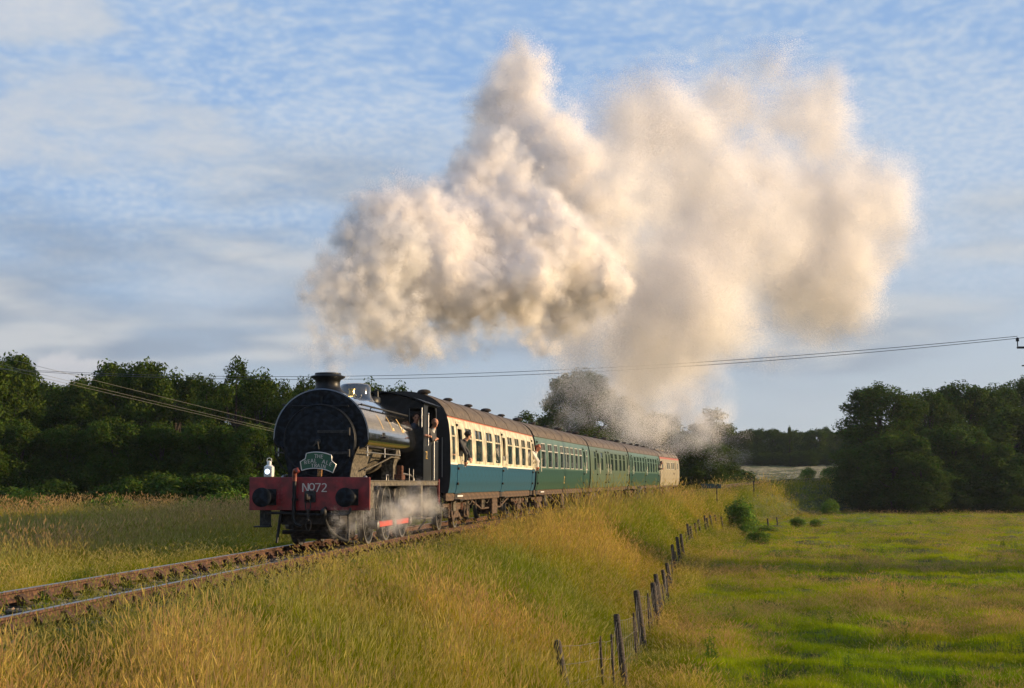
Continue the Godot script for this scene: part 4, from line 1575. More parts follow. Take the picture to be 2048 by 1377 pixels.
# ---------------------------------------------------------------- surfaces from fields
func nets(field: PackedFloat32Array, nx: int, ny: int, nz: int, o: Vector3, c: float, level: float) -> Array:
	var vid := PackedInt32Array()
	vid.resize(nx * ny * nz)
	vid.fill(-1)
	var V := PackedVector3Array()
	var I := PackedInt32Array()
	var sy := nx
	var sz := nx * ny
	var o3 := sy + 1
	var o5 := sz + 1
	var o6 := sz + sy
	var o7 := sz + sy + 1
	var cor := [Vector3(0, 0, 0), Vector3(1, 0, 0), Vector3(0, 1, 0), Vector3(1, 1, 0), Vector3(0, 0, 1), Vector3(1, 0, 1), Vector3(0, 1, 1), Vector3(1, 1, 1)]
	var offs := [0, 1, sy, o3, sz, o5, o6, o7]
	var edges := [[0, 1], [2, 3], [4, 5], [6, 7], [0, 2], [1, 3], [4, 6], [5, 7], [0, 4], [1, 5], [2, 6], [3, 7]]
	var live := PackedInt32Array()
	for z in nz - 1:
		for y in ny - 1:
			var b := z * sz + y * sy
			for x in nx - 1:
				var i := b + x
				var ins := field[i] > level
				if (field[i + 1] > level) == ins and (field[i + sy] > level) == ins and (field[i + o3] > level) == ins and (field[i + sz] > level) == ins and (field[i + o5] > level) == ins and (field[i + o6] > level) == ins and (field[i + o7] > level) == ins:
					continue
				var s := Vector3.ZERO
				var n := 0
				for e in edges:
					var fa: float = field[i + offs[e[0]]] - level
					var fb: float = field[i + offs[e[1]]] - level
					if (fa > 0.0) != (fb > 0.0):
						s += cor[e[0]].lerp(cor[e[1]], fa / (fa - fb))
						n += 1
				vid[i] = V.size()
				V.append(o + (Vector3(x, y, z) + s / n) * c)
				live.append(i)
	for i in live:
		var x := i % nx
		var y := (i / nx) % ny
		var z := i / sz
		if x == 0 or y == 0 or z == 0: continue
		var p := field[i] > level
		for ax in 3:
			var st: int = [1, sy, sz][ax]
			if p == (field[i + st] > level): continue
			var u: int = [sy, sz, 1][ax]
			var w: int = [sz, 1, sy][ax]
			var q1 := vid[i - u]
			var q2 := vid[i - u - w]
			var q3 := vid[i - w]
			if q1 < 0 or q2 < 0 or q3 < 0: continue
			var q0 := vid[i]
			if p: I.append_array([q0, q2, q1, q0, q3, q2])
			else: I.append_array([q0, q1, q2, q0, q2, q3])
	var N := PackedVector3Array()
	N.resize(V.size())
	for t in range(0, I.size(), 3):
		var a := V[I[t]]
		var nn := (V[I[t + 2]] - a).cross(V[I[t + 1]] - a)
		N[I[t]] += nn
		N[I[t + 1]] += nn
		N[I[t + 2]] += nn
	for k in N.size(): N[k] = N[k].normalized()
	return [V, N, I]


func array_mesh(V, N, I, C = null) -> ArrayMesh:
	var arr := []
	arr.resize(Mesh.ARRAY_MAX)
	arr[Mesh.ARRAY_VERTEX] = V
	arr[Mesh.ARRAY_NORMAL] = N
	arr[Mesh.ARRAY_INDEX] = I
	if C != null: arr[Mesh.ARRAY_COLOR] = C
	var m := ArrayMesh.new()
	if V.size(): m.add_surface_from_arrays(Mesh.PRIMITIVE_TRIANGLES, arr)
	return m


func cap_dist(p: Vector3, a: Vector3, b: Vector3, ra: float, rb: float) -> float:
	var ab := b - a
	var t := clampf((p - a).dot(ab) / maxf(ab.length_squared(), 1e-8), 0.0, 1.0)
	return p.distance_to(a + ab * t) - lerpf(ra, rb, t)


# bones: [a, b, radius a, radius b, colour]
func body_mesh(bones: Array, c: float, k: float) -> ArrayMesh:
	var lo := Vector3.ONE * 1e9
	var hi := -lo
	for q in bones:
		var r: float = maxf(q[2], q[3]) + 0.05
		lo = lo.min(q[0] - Vector3.ONE * r).min(q[1] - Vector3.ONE * r)
		hi = hi.max(q[0] + Vector3.ONE * r).max(q[1] + Vector3.ONE * r)
	var nx := int((hi.x - lo.x) / c) + 2
	var ny := int((hi.y - lo.y) / c) + 2
	var nz := int((hi.z - lo.z) / c) + 2
	var f := PackedFloat32Array()
	f.resize(nx * ny * nz)
	for q in bones:
		var r: float = maxf(q[2], q[3]) + 0.04
		var kk: float = k if q[2] > 0.02 else k * 3.0
		var a: Vector3 = q[0].min(q[1]) - Vector3.ONE * r - lo
		var b: Vector3 = q[0].max(q[1]) + Vector3.ONE * r - lo
		for z in range(maxi(0, int(a.z / c)), mini(nz, int(b.z / c) + 2)):
			for y in range(maxi(0, int(a.y / c)), mini(ny, int(b.y / c) + 2)):
				for x in range(maxi(0, int(a.x / c)), mini(nx, int(b.x / c) + 2)):
					var d := cap_dist(lo + Vector3(x, y, z) * c, q[0], q[1], q[2], q[3])
					if d < 0.04: f[x + nx * (y + ny * z)] += exp(-d * kk)
	for i in f.size(): f[i] = log(f[i] + 1e-6) / k
	var m := nets(f, nx, ny, nz, lo, c, 0.0)
	var C := PackedColorArray()
	for v in m[0]:
		var best := 1e9
		var col := Color.WHITE
		for q in bones:
			var d := cap_dist(v, q[0], q[1], q[2], q[3])
			if d < best:
				best = d
				col = q[4]
		C.append(col)
	return array_mesh(m[0], m[1], m[2], C)


func hand(bones: Array, wrist: Vector3, dir: Vector3, up: Vector3, side: float, skin_c: Color) -> void:
	dir = dir.normalized()
	var w := dir.cross(up).normalized() * side
	var palm := wrist + dir * 0.05
	bones.append([wrist, palm + dir * 0.02, 0.026, 0.032, skin_c])
	bones.append([palm - w * 0.022, palm + w * 0.022, 0.024, 0.024, skin_c])
	var lens := [0.032, 0.042, 0.046, 0.04]
	for i in 4:
		var r0 := palm + dir * 0.04 + w * (i - 1.5) * 0.02
		var r1: Vector3 = r0 + (dir - up * 0.25).normalized() * lens[i]
		var r2: Vector3 = r1 + (dir * 0.3 - up).normalized() * lens[i] * 0.75
		bones.append([r0, r1, 0.0105, 0.009, skin_c])
		bones.append([r1, r2, 0.009, 0.008, skin_c])
	var t0 := palm - dir * 0.02 + w * 0.03
	bones.append([t0, t0 + (w + dir).normalized() * 0.035, 0.013, 0.011, skin_c])
	bones.append([t0 + (w + dir).normalized() * 0.035, t0 + (w * 0.5 + dir).normalized() * 0.065 - up * 0.01, 0.011, 0.009, skin_c])


# an upper body at a window; local x points out of the train, z forward, origin at the hips
func person(called_label: String, at: Vector3, turn: float, spec: Dictionary) -> void:
	var o := thing("person", called_label, "person", at, turn)
	var skin_c: Color = spec.get("skin", Color(0.5, 0.26, 0.17))
	var coat: Color = spec.coat
	var shirt: Color = spec.get("shirt", coat)
	var lean: Vector3 = spec.get("lean", Vector3(0.12, 0, 0.0))
	var hip := Vector3(0, 0, 0)
	var chest := Vector3(0, 0.32, 0) + lean * 0.6
	var neck := Vector3(0, 0.52, 0) + lean
	var head: Vector3 = neck + spec.get("head", Vector3(0.06, 0.15, 0.03))
	var look: Vector3 = spec.get("look", Vector3(0.7, -0.05, 0.7)).normalized()
	var right := Vector3.UP.cross(look).normalized()
	var bones := []
	var across: Vector3 = spec.get("across", Vector3(0, 0, 1)).normalized()
	bones.append([hip - across * 0.07, hip + across * 0.07, 0.14, 0.14, coat])
	bones.append([hip, chest, 0.14, 0.16, coat])
	bones.append([chest - across * 0.08, chest + across * 0.08, 0.13, 0.13, coat])
	bones.append([chest, neck - Vector3(0, 0.05, 0), 0.14, 0.07, coat])
	bones.append([chest + look * 0.1 + Vector3(0, 0.02, 0), neck + look * 0.035 - Vector3(0, 0.03, 0), 0.055, 0.045, shirt])
	bones.append([neck - Vector3(0, 0.03, 0), head - Vector3(0, 0.06, 0) - look * 0.02, 0.056, 0.055, skin_c])
	# head: skull, jaw, nose, brow, ears, eyes, mouth
	bones.append([head + Vector3(0, 0.035, 0) - look * 0.03, head + Vector3(0, 0.035, 0) + look * 0.012, 0.082, 0.075, skin_c])
	bones.append([head - Vector3(0, 0.045, 0) + look * 0.035, head - Vector3(0, 0.07, 0) + look * 0.045, 0.05, 0.038, skin_c])
	bones.append([head + look * 0.088 + Vector3(0, 0.01, 0), head + look * 0.108 - Vector3(0, 0.025, 0), 0.011, 0.015, skin_c])
	for s in [-1.0, 1.0]:
		bones.append([head + right * s * 0.08 + Vector3(0, 0.015, 0) - look * 0.01, head + right * s * 0.083 - Vector3(0, 0.025, 0) - look * 0.01, 0.015, 0.011, skin_c])
		bones.append([head + right * s * 0.03 + look * 0.083 + Vector3(0, 0.008, 0), head + right * s * 0.033 + look * 0.083 + Vector3(0, 0.008, 0), 0.008, 0.008, Color(0.03, 0.02, 0.015)])
		bones.append([head + right * s * 0.018 + look * 0.086 + Vector3(0, 0.03, 0), head + right * s * 0.05 + look * 0.076 + Vector3(0, 0.028, 0), 0.008, 0.007, skin_c.darkened(0.25)])
	bones.append([head - right * 0.02 + look * 0.084 - Vector3(0, 0.052, 0), head + right * 0.02 + look * 0.084 - Vector3(0, 0.052, 0), 0.007, 0.007, Color(0.25, 0.08, 0.06)])
	# arms: elbows and hands given
	for s in [-1.0, 1.0]:
		var sh: Vector3 = chest + across * s * 0.19 + Vector3(0, 0.12, 0)
		var el: Vector3 = spec.get("elbow_a" if s < 0 else "elbow_b", sh + Vector3(0.05, -0.27, 0))
		var wr: Vector3 = spec.get("wrist_a" if s < 0 else "wrist_b", el + Vector3(0.22, 0.02, 0))
		bones.append([chest + across * s * 0.1 + Vector3(0, 0.11, 0), sh, 0.085, 0.07, coat])
		bones.append([sh, el, 0.062, 0.05, coat])
		bones.append([el, wr, 0.05, 0.034, spec.get("sleeve", coat)])
		hand(bones, wr, (wr - el), Vector3.UP, s, skin_c)
	part("body", body_mesh(bones, 0.0095, 70.0), M["figure"], o)
	if spec.has("hair"):
		var hb := []
		var hc: Color = spec.hair
		for i in 9:
			var ang := i / 8.0 * PI
			var e := right * cos(ang) * 0.055 + Vector3(0, sin(ang) * 0.055 + 0.05, 0)
			hb.append([head + e + look * 0.015, head + e * Vector3(1, 0.6, 1) - look * 0.065, 0.032, 0.035, hc])
		hb.append([head - look * 0.06 + Vector3(0, 0.05, 0), head - look * 0.062 - Vector3(0, 0.04, 0), 0.05, 0.035, hc])
		part("hair", body_mesh(hb, 0.01, 70.0), M["figure"], o)


func at_coach(d: float, off: float, y: float) -> Vector3:
	return on_line(d, off, y)


func build_people() -> void:
	var a1 := -atan(track_slope(41.0))
	var black := Color(0.02, 0.02, 0.026)
	# driver leaning out over the cab door, arms folded on it
	person("bald person in a dark jacket leaning out over the cab door of the steam locomotive", at_coach(41.05, 1.02, 2.28), a1, {"coat": black, "shirt": Color(0.5, 0.48, 0.45), "lean": Vector3(0.2, -0.02, 0.03), "head": Vector3(0.07, 0.14, 0.05), "look": Vector3(0.55, -0.12, 0.8),
		"elbow_a": Vector3(0.2, 0.19, -0.25), "wrist_a": Vector3(0.24, 0.2, -0.03), "elbow_b": Vector3(0.2, 0.19, 0.22), "wrist_b": Vector3(0.26, 0.22, 0.0), "skin": Color(0.55, 0.26, 0.16)})
	person("person seen through the front cab window of the steam locomotive, face in the sun", at_coach(39.95, 0.9, 2.36), a1, {"coat": Color(0.05, 0.06, 0.09), "lean": Vector3(0.05, -0.02, 0.1), "head": Vector3(0.05, 0.14, 0.06), "look": Vector3(0.35, -0.05, 0.95), "hair": Color(0.05, 0.03, 0.02), "skin": Color(0.55, 0.27, 0.17)})
	var a2 := -atan(track_slope(45.0))
	person("person in black hanging far out of the front door window of the first coach", at_coach(44.75, 1.22, 2.12), a2, {"coat": black, "lean": Vector3(0.3, -0.06, -0.02), "head": Vector3(0.1, 0.12, -0.02), "look": Vector3(0.2, -0.1, -1.0), "hair": Color(0.012, 0.01, 0.01),
		"elbow_a": Vector3(0.34, 0.12, -0.3), "wrist_a": Vector3(0.42, -0.06, -0.2), "elbow_b": Vector3(0.36, 0.05, 0.14), "wrist_b": Vector3(0.34, -0.15, 0.05)})
	person("passenger behind the small front window of the cream and blue coach", at_coach(43.6, 0.95, 1.95), a2, {"coat": Color(0.1, 0.03, 0.03), "lean": Vector3(0.05, 0, 0), "head": Vector3(0.03, 0.15, 0.02), "look": Vector3(0.8, -0.1, 0.5), "hair": Color(0.04, 0.03, 0.02)})
	person("person in white at the open middle door window of the first coach", at_coach(53.45, 1.12, 2.02), -atan(track_slope(53.0)), {"coat": Color(0.6, 0.55, 0.5), "lean": Vector3(0.12, 0, 0), "head": Vector3(0.05, 0.15, 0.02), "look": Vector3(0.9, -0.1, -0.2), "hair": Color(0.03, 0.02, 0.015),
		"elbow_b": Vector3(0.22, 0.12, 0.22), "wrist_b": Vector3(0.28, 0.0, 0.1), "elbow_a": Vector3(0.2, 0.12, -0.24), "wrist_a": Vector3(0.27, 0.0, -0.1)})
	person("red haired person in white leaning out of the rear door of the first coach", at_coach(61.45, 1.2, 2.1), -atan(track_slope(61.0)), {"coat": Color(0.62, 0.57, 0.5), "lean": Vector3(0.28, -0.04, 0.0), "head": Vector3(0.12, 0.14, 0.0), "look": Vector3(0.9, 0.0, 0.3), "hair": Color(0.22, 0.05, 0.02), "skin": Color(0.52, 0.2, 0.12),
		"elbow_b": Vector3(0.36, 0.1, 0.18), "wrist_b": Vector3(0.36, -0.12, 0.1), "elbow_a": Vector3(0.36, 0.1, -0.2), "wrist_a": Vector3(0.36, -0.12, -0.1)})
	person("dark clad person leaning out of the last door window of the fourth green coach", at_coach(116.5, 1.2, 2.1), -atan(track_slope(116.0)), {"coat": black, "lean": Vector3(0.3, -0.04, 0.0), "head": Vector3(0.12, 0.14, 0.0), "look": Vector3(0.9, 0.0, 0.4), "hair": Color(0.02, 0.015, 0.01)})


# ---------------------------------------------------------------- trees
func leaf_cluster(seed: int, n: int, radius: float, leaf: float, light := 1.0) -> ArrayMesh:
	var rng := RandomNumberGenerator.new()
	rng.seed = seed
	var b := MB.new()
	b.colored = true
	for i in n:
		var dir := Vector3(rng.randfn(), rng.randfn(), rng.randfn()).normalized()
		var p := dir * radius * pow(rng.randf(), 0.45)
		var n1 := (dir + Vector3(rng.randfn(), rng.randfn() + 0.5, rng.randfn()) * 0.7).normalized()
		var t := n1.cross(Vector3(rng.randfn(), rng.randfn(), rng.randfn())).normalized()
		var w := n1.cross(t)
		var l := leaf * rng.randf_range(0.7, 1.3)
		var g := light * rng.randf_range(0.75, 1.25)
		b.col = Color(0.046 * g * rng.randf_range(0.8, 1.4), 0.082 * g, 0.012 * g)
		var m := p + n1 * l * 0.12
		b.tri(p - t * l, m + w * l * 0.42, p + t * l)
		b.tri(p - t * l, p + t * l, m - w * l * 0.42)
	return b.mesh()


var clusters := []


func tree_model(seed: int, h: float, half: float, bare: float, lobes: int, per: int, drop := 0.0) -> Node3D:
	var rng := RandomNumberGenerator.new()
	rng.seed = seed
	var root := Node3D.new()
	var b := MB.new()
	var top := Vector3(rng.randf_range(-0.3, 0.3), h * 0.72, rng.randf_range(-0.3, 0.3))
	b.tube([Vector3(0, -0.5, 0), Vector3(0, 0.4, 0), Vector3(0.1, h * 0.3, 0.05), Vector3(-0.1, h * 0.5, 0), top], [h * 0.042, h * 0.03, h * 0.024, h * 0.017, h * 0.006], 9)
	var xfs := []
	var cols := PackedColorArray()
	for i in lobes:
		var f := float(i) / lobes
		var y := lerpf(bare, 0.9, fmod(f * 7.31 + rng.randf() * 0.12, 1.0))
		var t := (y - bare) / (1.0 - bare)
		var reach := half * sqrt(maxf(0.0, 1.0 - pow(absf(t - 0.38) / 0.66, 2.0)))
		var ang := TAU * (f * 3.0 + rng.randf() * 0.2)
		var rr := reach * rng.randf_range(0.35, 0.8)
		if i == 0:
			y = 0.88
			rr = 0.0
		var c := Vector3(cos(ang) * rr, y * h, sin(ang) * rr)
		var lr := half * rng.randf_range(0.3, 0.46) * (1.0 - 0.35 * t)
		var from := Vector3(0, minf(c.y * 0.75, h * 0.55), 0)
		b.tube([from, from.lerp(c, 0.5) + Vector3(0, -0.04 * h, 0), c], [h * 0.011, h * 0.007, h * 0.002], 5)
		var tone := rng.randf_range(0.8, 1.2)
		for k in per:
			var dir := Vector3(rng.randfn(), rng.randfn() * 0.85 + 0.2, rng.randfn()).normalized()
			var p := c + dir * lr * Vector3(1.0, 0.8, 1.0) * rng.randf_range(0.5, 1.12)
			if p.y < 0.15: p.y = 0.15 + rng.randf() * 0.4
			var s := rng.randf_range(0.65, 1.25)
			xfs.append(Transform3D(Basis.from_euler(Vector3(rng.randf() * 6.28, rng.randf() * 6.28, rng.randf() * 6.28)).scaled(Vector3(s, s * 0.75, s)), p))
			var g := tone * rng.randf_range(0.8, 1.2)
			cols.append(Color(g, g, g))
	var tr := MeshInstance3D.new()
	tr.name = "trunk"
	tr.mesh = b.mesh()
	tr.material_override = M["bark"]
	root.add_child(tr)
	var half_n := xfs.size() / 2
	scatter("crown", clusters[4 if seed == 7 else seed % 4], M["leaf"], xfs, cols, root, true)
	return root


var models := []


func plant(model: int, called: String, label: String, category: String, group: String, x: float, d: float, h: float, half: float, turn: float) -> void:
	var src: Array = models[model]
	var o: Node3D = src[0].duplicate()
	o.name = numbered(called)
	add_child(o)
	o.position = Vector3(x, land(x, d) - 0.1, -d)
	o.rotation.y = turn
	o.scale = Vector3(half / src[2], h / src[1], half / src[2])
	tag(o, label, category, group)


func build_trees() -> void:
	for i in 4: clusters.append(leaf_cluster(100 + i, 26, 0.72, 0.2))
	clusters.append(leaf_cluster(104, 26, 0.72, 0.15, 2.6))
	for q in [[1, 12.0, 4.2, 0.12, 26, 40], [2, 13.0, 3.4, 0.18, 22, 36], [3, 16.0, 6.0, 0.1, 34, 52], [4, 11.0, 4.5, 0.05, 24, 44], [5, 12.5, 3.0, 0.3, 13, 26], [6, 3.0, 2.0, 0.1, 12, 26], [7, 3.0, 2.0, 0.15, 11, 20]]:
		models.append([tree_model(q[0], q[1], q[2], q[3], q[4], q[5]), q[1], q[2]])
	var rng := RandomNumberGenerator.new()
	rng.seed = 8
	# [model, bearing, bearing of the top, distance, half width as a bearing, label]; bearings are in 1/3100 of the distance from the lens axis and the eye's level
	var wood := "trees of the wood left of the line"
	var left := [
		[0, -1084, 262, 112, 72, ""], [0, -1000, 256, 117, 62, "tall rounded tree at the left end of the wood, top in the sun"], [1, -914, 192, 125, 48, ""], [4, -865, 208, 121, 46, "thin topped tree left of the broad domed tree"], [0, -809, 240, 127, 58, "broad domed tree with a sunlit crown rising above the left wood"], [0, -742, 245, 122, 58, ""], [4, -672, 222, 126, 48, ""], [1, -612, 216, 119, 46, ""],
		[1, -553, 252, 124, 42, "tallest pointed tree of the left wood, sunlit on its right side"], [4, -503, 222, 118, 42, ""], [1, -458, 206, 122, 40, ""], [1, -416, 212, 116, 42, "tree whose sunlit top shows just left of the locomotive chimney"], [0, -366, 196, 120, 42, ""], [4, -283, 203, 124, 34, "sparse tree top showing between the chimney and the dome"], [4, -226, 196, 121, 34, "sparse tree top showing just right of the locomotive dome"],
		[3, -960, 200, 138, 70, ""], [3, -860, 196, 140, 70, ""], [3, -740, 215, 142, 70, ""], [3, -630, 200, 142, 70, ""], [3, -520, 205, 140, 70, ""], [3, -410, 185, 141, 70, ""], [3, -300, 165, 143, 70, ""], [3, -180, 130, 150, 60, ""], [3, -80, 115, 155, 60, ""], [3, -1100, 220, 140, 80, ""],
		[3, -980, 120, 108, 60, ""], [3, -890, 110, 110, 60, ""], [3, -800, 125, 109, 60, ""], [3, -700, 115, 111, 60, ""], [3, -610, 120, 110, 60, ""], [3, -520, 112, 108, 55, ""], [3, -440, 118, 110, 55, ""], [3, -360, 110, 110, 50, ""], [3, -1070, 130, 106, 60, ""],
		[0, -1180, 235, 116, 66, ""], [3, -1270, 215, 122, 74, ""], [0, -1370, 230, 118, 66, ""], [3, -1480, 210, 126, 74, ""], [3, -1600, 220, 124, 76, ""], [3, -1230, 130, 108, 66, ""], [3, -1420, 125, 110, 70, ""],
	]
	for q in left:
		q[2] = q[2] * 1.06 + 2.0
		far_tree(q, "deciduous_tree", "dark leafy tree standing in the shaded wood left of the railway", wood, rng)
	var mid := [
		[1, 26, 154, 150, 40, "small dark rounded tree behind the second coach, left of the big one"], [2, 138, 240, 158, 84, "big dark tree wrapped in smoke behind the second and third coaches"], [1, 82, 190, 162, 40, ""], [0, 215, 185, 166, 60, ""], [0, 290, 150, 172, 60, ""], [3, 330, 110, 165, 60, "leafy green tree standing close behind the sand coloured diesel"], [1, 402, 158, 168, 44, "tall tree right of the diesel with smoke drifting before it"], [3, 385, 85, 158, 42, ""], [3, 250, 100, 170, 60, ""], [3, 170, 90, 172, 60, ""], [3, 60, 90, 165, 60, ""], [0, -20, 100, 165, 50, ""],
	]
	for q in mid: far_tree(q, "deciduous_tree", "dark tree standing behind the train in the drifting smoke", "trees behind the coaches", rng)
	var right := [
		[2, 738, 212, 196, 84, "big oak like tree at the left end of the right hand copse"], [2, 826, 198, 202, 70, "second tall tree of the right hand copse, right of the leftmost one"], [2, 900, 214, 213, 74, ""], [3, 760, 105, 186, 70, ""], [3, 880, 120, 190, 74, "lower tree with sunlit right side in the middle of the right hand copse"], [2, 965, 208, 216, 70, ""], [2, 1025, 224, 222, 76, "tallest tree of the right hand copse at the right edge of the view"], [3, 940, 90, 189, 58, ""], [0, 1000, 160, 200, 78, ""], [3, 815, 60, 182, 50, "low bushy tree catching the sun at the foot of the right hand copse"], [3, 990, 40, 187, 46, ""], [2, 1110, 215, 226, 84, ""], [3, 690, 75, 192, 44, ""], [0, 1090, 150, 204, 80, ""], [3, 850, 30, 186, 50, ""], [3, 1050, 60, 190, 60, ""], [3, 730, 20, 188, 44, ""], [3, 910, 10, 188, 50, ""], [2, 1190, 205, 225, 84, ""], [3, 1160, 90, 195, 80, ""], [3, 780, 30, 205, 60, ""], [3, 960, 30, 205, 60, ""], [3, 1040, 20, 205, 60, ""],
	]
	for q in right: far_tree(q, "copse_tree", "dark green tree in the copse beyond the right hand field", "trees of the right hand copse", rng)
	var ridge := []
	for i in 40:
		var bear := 300.0 + i * 22.0 + rng.randf_range(-6, 6)
		ridge.append([[3, 2, 3][i % 3], bear, rng.randf_range(96, 114) + (12.0 if i % 5 == 0 else 0.0), rng.randf_range(345, 375), rng.randf_range(20, 32), ""])
	for i in 44:
		ridge.append([3, 290.0 + i * 20.0 + rng.randf_range(-8, 8), rng.randf_range(48, 66), rng.randf_range(338, 346), rng.randf_range(16, 24), ""])
	ridge.append([4, 555, 116, 352, 8, "lone slim tree standing above the distant tree line"])
	for q in ridge: far_tree(q, "distant_tree", "distant tree of the dark line beyond the pale field", "trees of the distant line", rng)
	for i in 22:
		far_tree([[3, 2, 3][i % 3], -1180.0 + i * 68.0 + rng.randf_range(-10, 10), rng.randf_range(70, 95), rng.randf_range(330, 370), 40, ""], "distant_tree", "distant tree of the dark line beyond the pale field", "trees of the distant line", rng)
	# shrubs
	var shrubs := [
		[458, 3, 252, 3.2, 2.8, "dark round bush standing on the pale far field"], [456, -28, 119, 2.3, 1.4, "light green bush on the bank just beyond the sign board"], [470, -84, 108, 1.0, 0.8, "low dark bramble clump at the far end of the fence"], [506, -76, 112, 0.8, 0.9, "low bramble clump below the light green bush on the bank"], [490, -105, 96, 0.8, 0.7, "dark low clump on the field beside the last fence posts"], [568, -80, 124, 0.8, 0.6, "bramble clump at the foot of the bank, right of the lone post"], [604, -76, 128, 0.6, 0.6, "rightmost low bramble clump at the foot of the bank"],
		[634, -10, 176, 1.8, 1.2, "leafy weed clump on the bank before the copse"], [640, 20, 205, 2.2, 1.6, "shrub beside the far curve of the line"], [590, 16, 210, 1.6, 1.3, "small shrub on the far side of the line near the curve"], [375, -14, 138, 1.0, 0.7, "small shrub beside the sign board"],
		[-975, -30, 78, 1.7, 1.5, "dark leafy bush in the grass at the left edge"], [-800, -34, 84, 1.4, 1.4, "low leafy bush in the meadow before the left wood"], [-640, -36, 84, 1.2, 1.6, "grey green bush in the meadow left of the lamp"], [-560, -30, 88, 1.6, 1.6, "tall leafy clump in the meadow nearest the buffer beam"],
	]
	for s in shrubs:
		var x: float = s[0] * s[2] / 3100.0
		plant(5 if s[0] == 458 else 6, "shrub", s[5], "bush", "", x, s[2], s[3], s[4], rng.randf() * 6.28)
	for i in 30:
		var sd := rng.randf_range(92.0, 106.0)
		var sx := (-1050.0 + i * 24.0) * sd / 3100.0
		plant(5, "bramble", "bramble bush along the foot of the shaded wood left of the line", "bush", "brambles along the left wood", sx, sd, rng.randf_range(1.2, 2.6), rng.randf_range(1.1, 1.9), rng.randf() * 6.28)
	# a tree just outside the view on the right whose shadow lies across the field
	plant(0, "field_tree", "broad tree outside the right edge of the field, casting the long shadow across it", "tree", "", 50.0, 68.5, 11.0, 4.6, 1.0)


func far_tree(q: Array, called: String, plain_label: String, group: String, rng: RandomNumberGenerator) -> void:
	var d: float = q[3]
	var x: float = q[1] * d / 3100.0
	var top: float = 1.35 + q[2] * d / 3100.0
	var h := maxf(top - land(x, d) + 0.1, 3.0) * 0.97
	plant(q[0], called, q[5] if q[5] else plain_label, "tree", "" if q[5] else group, x, d, h, q[4] * d / 3100.0 * (1.22 if d < 240.0 else 1.0), rng.randf() * 6.28)


# ---------------------------------------------------------------- grass
func tuft(seed: int, n: int, h: float, radius: float, width: float, lean: float, greens: Array, heads: float, head_col: Color, head_len := 0.12) -> ArrayMesh:
	var rng := RandomNumberGenerator.new()
	rng.seed = seed
	var b := MB.new()
	b.colored = true
	for i in n:
		var ang := rng.randf() * TAU
		var rr := radius * sqrt(rng.randf())
		var p := Vector3(cos(ang) * rr, -0.04, sin(ang) * rr)
		var hh := h * rng.randf_range(0.4, 1.15)
		var bend := Vector3(rng.randfn() + 0.2, 0, rng.randfn()) * lean * hh * rng.randf_range(0.4, 1.5)
		var w := Vector3(cos(ang * 3.7), 0, sin(ang * 3.7)) * width * rng.randf_range(0.6, 1.2)
		var mid := p + Vector3(0, hh * 0.58, 0) + bend * 0.3
		var tip := p + Vector3(0, hh, 0) + bend
		var c: Color = greens[rng.randi() % greens.size()]
		var g := rng.randf_range(0.8, 1.2)
		b.col = Color(c.r * g, c.g * g, c.b * g)
		if rng.randf() < heads:
			var sw := w * 0.35
			tip.y += hh * 0.38
			b.col = Color(head_col.r * 0.8, head_col.g * 0.85, head_col.b * 0.7)
			b.tri(p - sw, p + sw, mid)
			b.tri(mid - sw, mid + sw, tip)
			var dir := (tip - mid).normalized()
			var e := tip + dir * head_len * rng.randf_range(0.7, 1.3) + bend * 0.15
			b.col = Color(head_col.r * g, head_col.g * g, head_col.b * g)
			var hw := w.normalized() * head_len * 0.055
			var hv := w.normalized().cross(dir) * head_len * 0.055
			var m2 := tip.lerp(e, 0.4)
			b.tri(tip, m2 + hw, e)
			b.tri(tip, e, m2 - hw)
			b.tri(tip, m2 + hv, e)
			b.tri(tip, e, m2 - hv)
		else:
			b.quad(p - w, p + w, mid + w * 0.75, mid - w * 0.75)
			b.tri(mid - w * 0.75, mid + w * 0.75, tip)
	return b.mesh()


func weed(seed: int) -> ArrayMesh:
	var rng := RandomNumberGenerator.new()
	rng.seed = seed
	var b := MB.new()
	b.colored = true
	for s in 4:
		var base := Vector3(rng.randf_range(-0.1, 0.1), -0.03, rng.randf_range(-0.1, 0.1))
		var h := rng.randf_range(0.35, 0.75)
		var top := base + Vector3(rng.randf_range(-0.12, 0.12), h, rng.randf_range(-0.12, 0.12))
		b.col = Color(0.1, 0.13, 0.03)
		b.tube([base, base.lerp(top, 0.5), top], [0.006, 0.005, 0.002], 4, false)
		for i in 16:
			var t := 0.15 + 0.85 * i / 15.0
			var p := base.lerp(top, t)
			var ang := i * 2.4
			var dir := Vector3(cos(ang), 0.35, sin(ang)).normalized()
			var l := 0.1 * (1.2 - t * 0.7)
			var w := dir.cross(Vector3.UP).normalized() * l * 0.24
			var g := rng.randf_range(0.8, 1.25)
			b.col = Color(0.095 * g, 0.17 * g, 0.025 * g)
			b.tri(p, p + dir * l * 0.5 + w, p + dir * l)
			b.tri(p, p + dir * l, p + dir * l * 0.5 - w)
	return b.mesh()


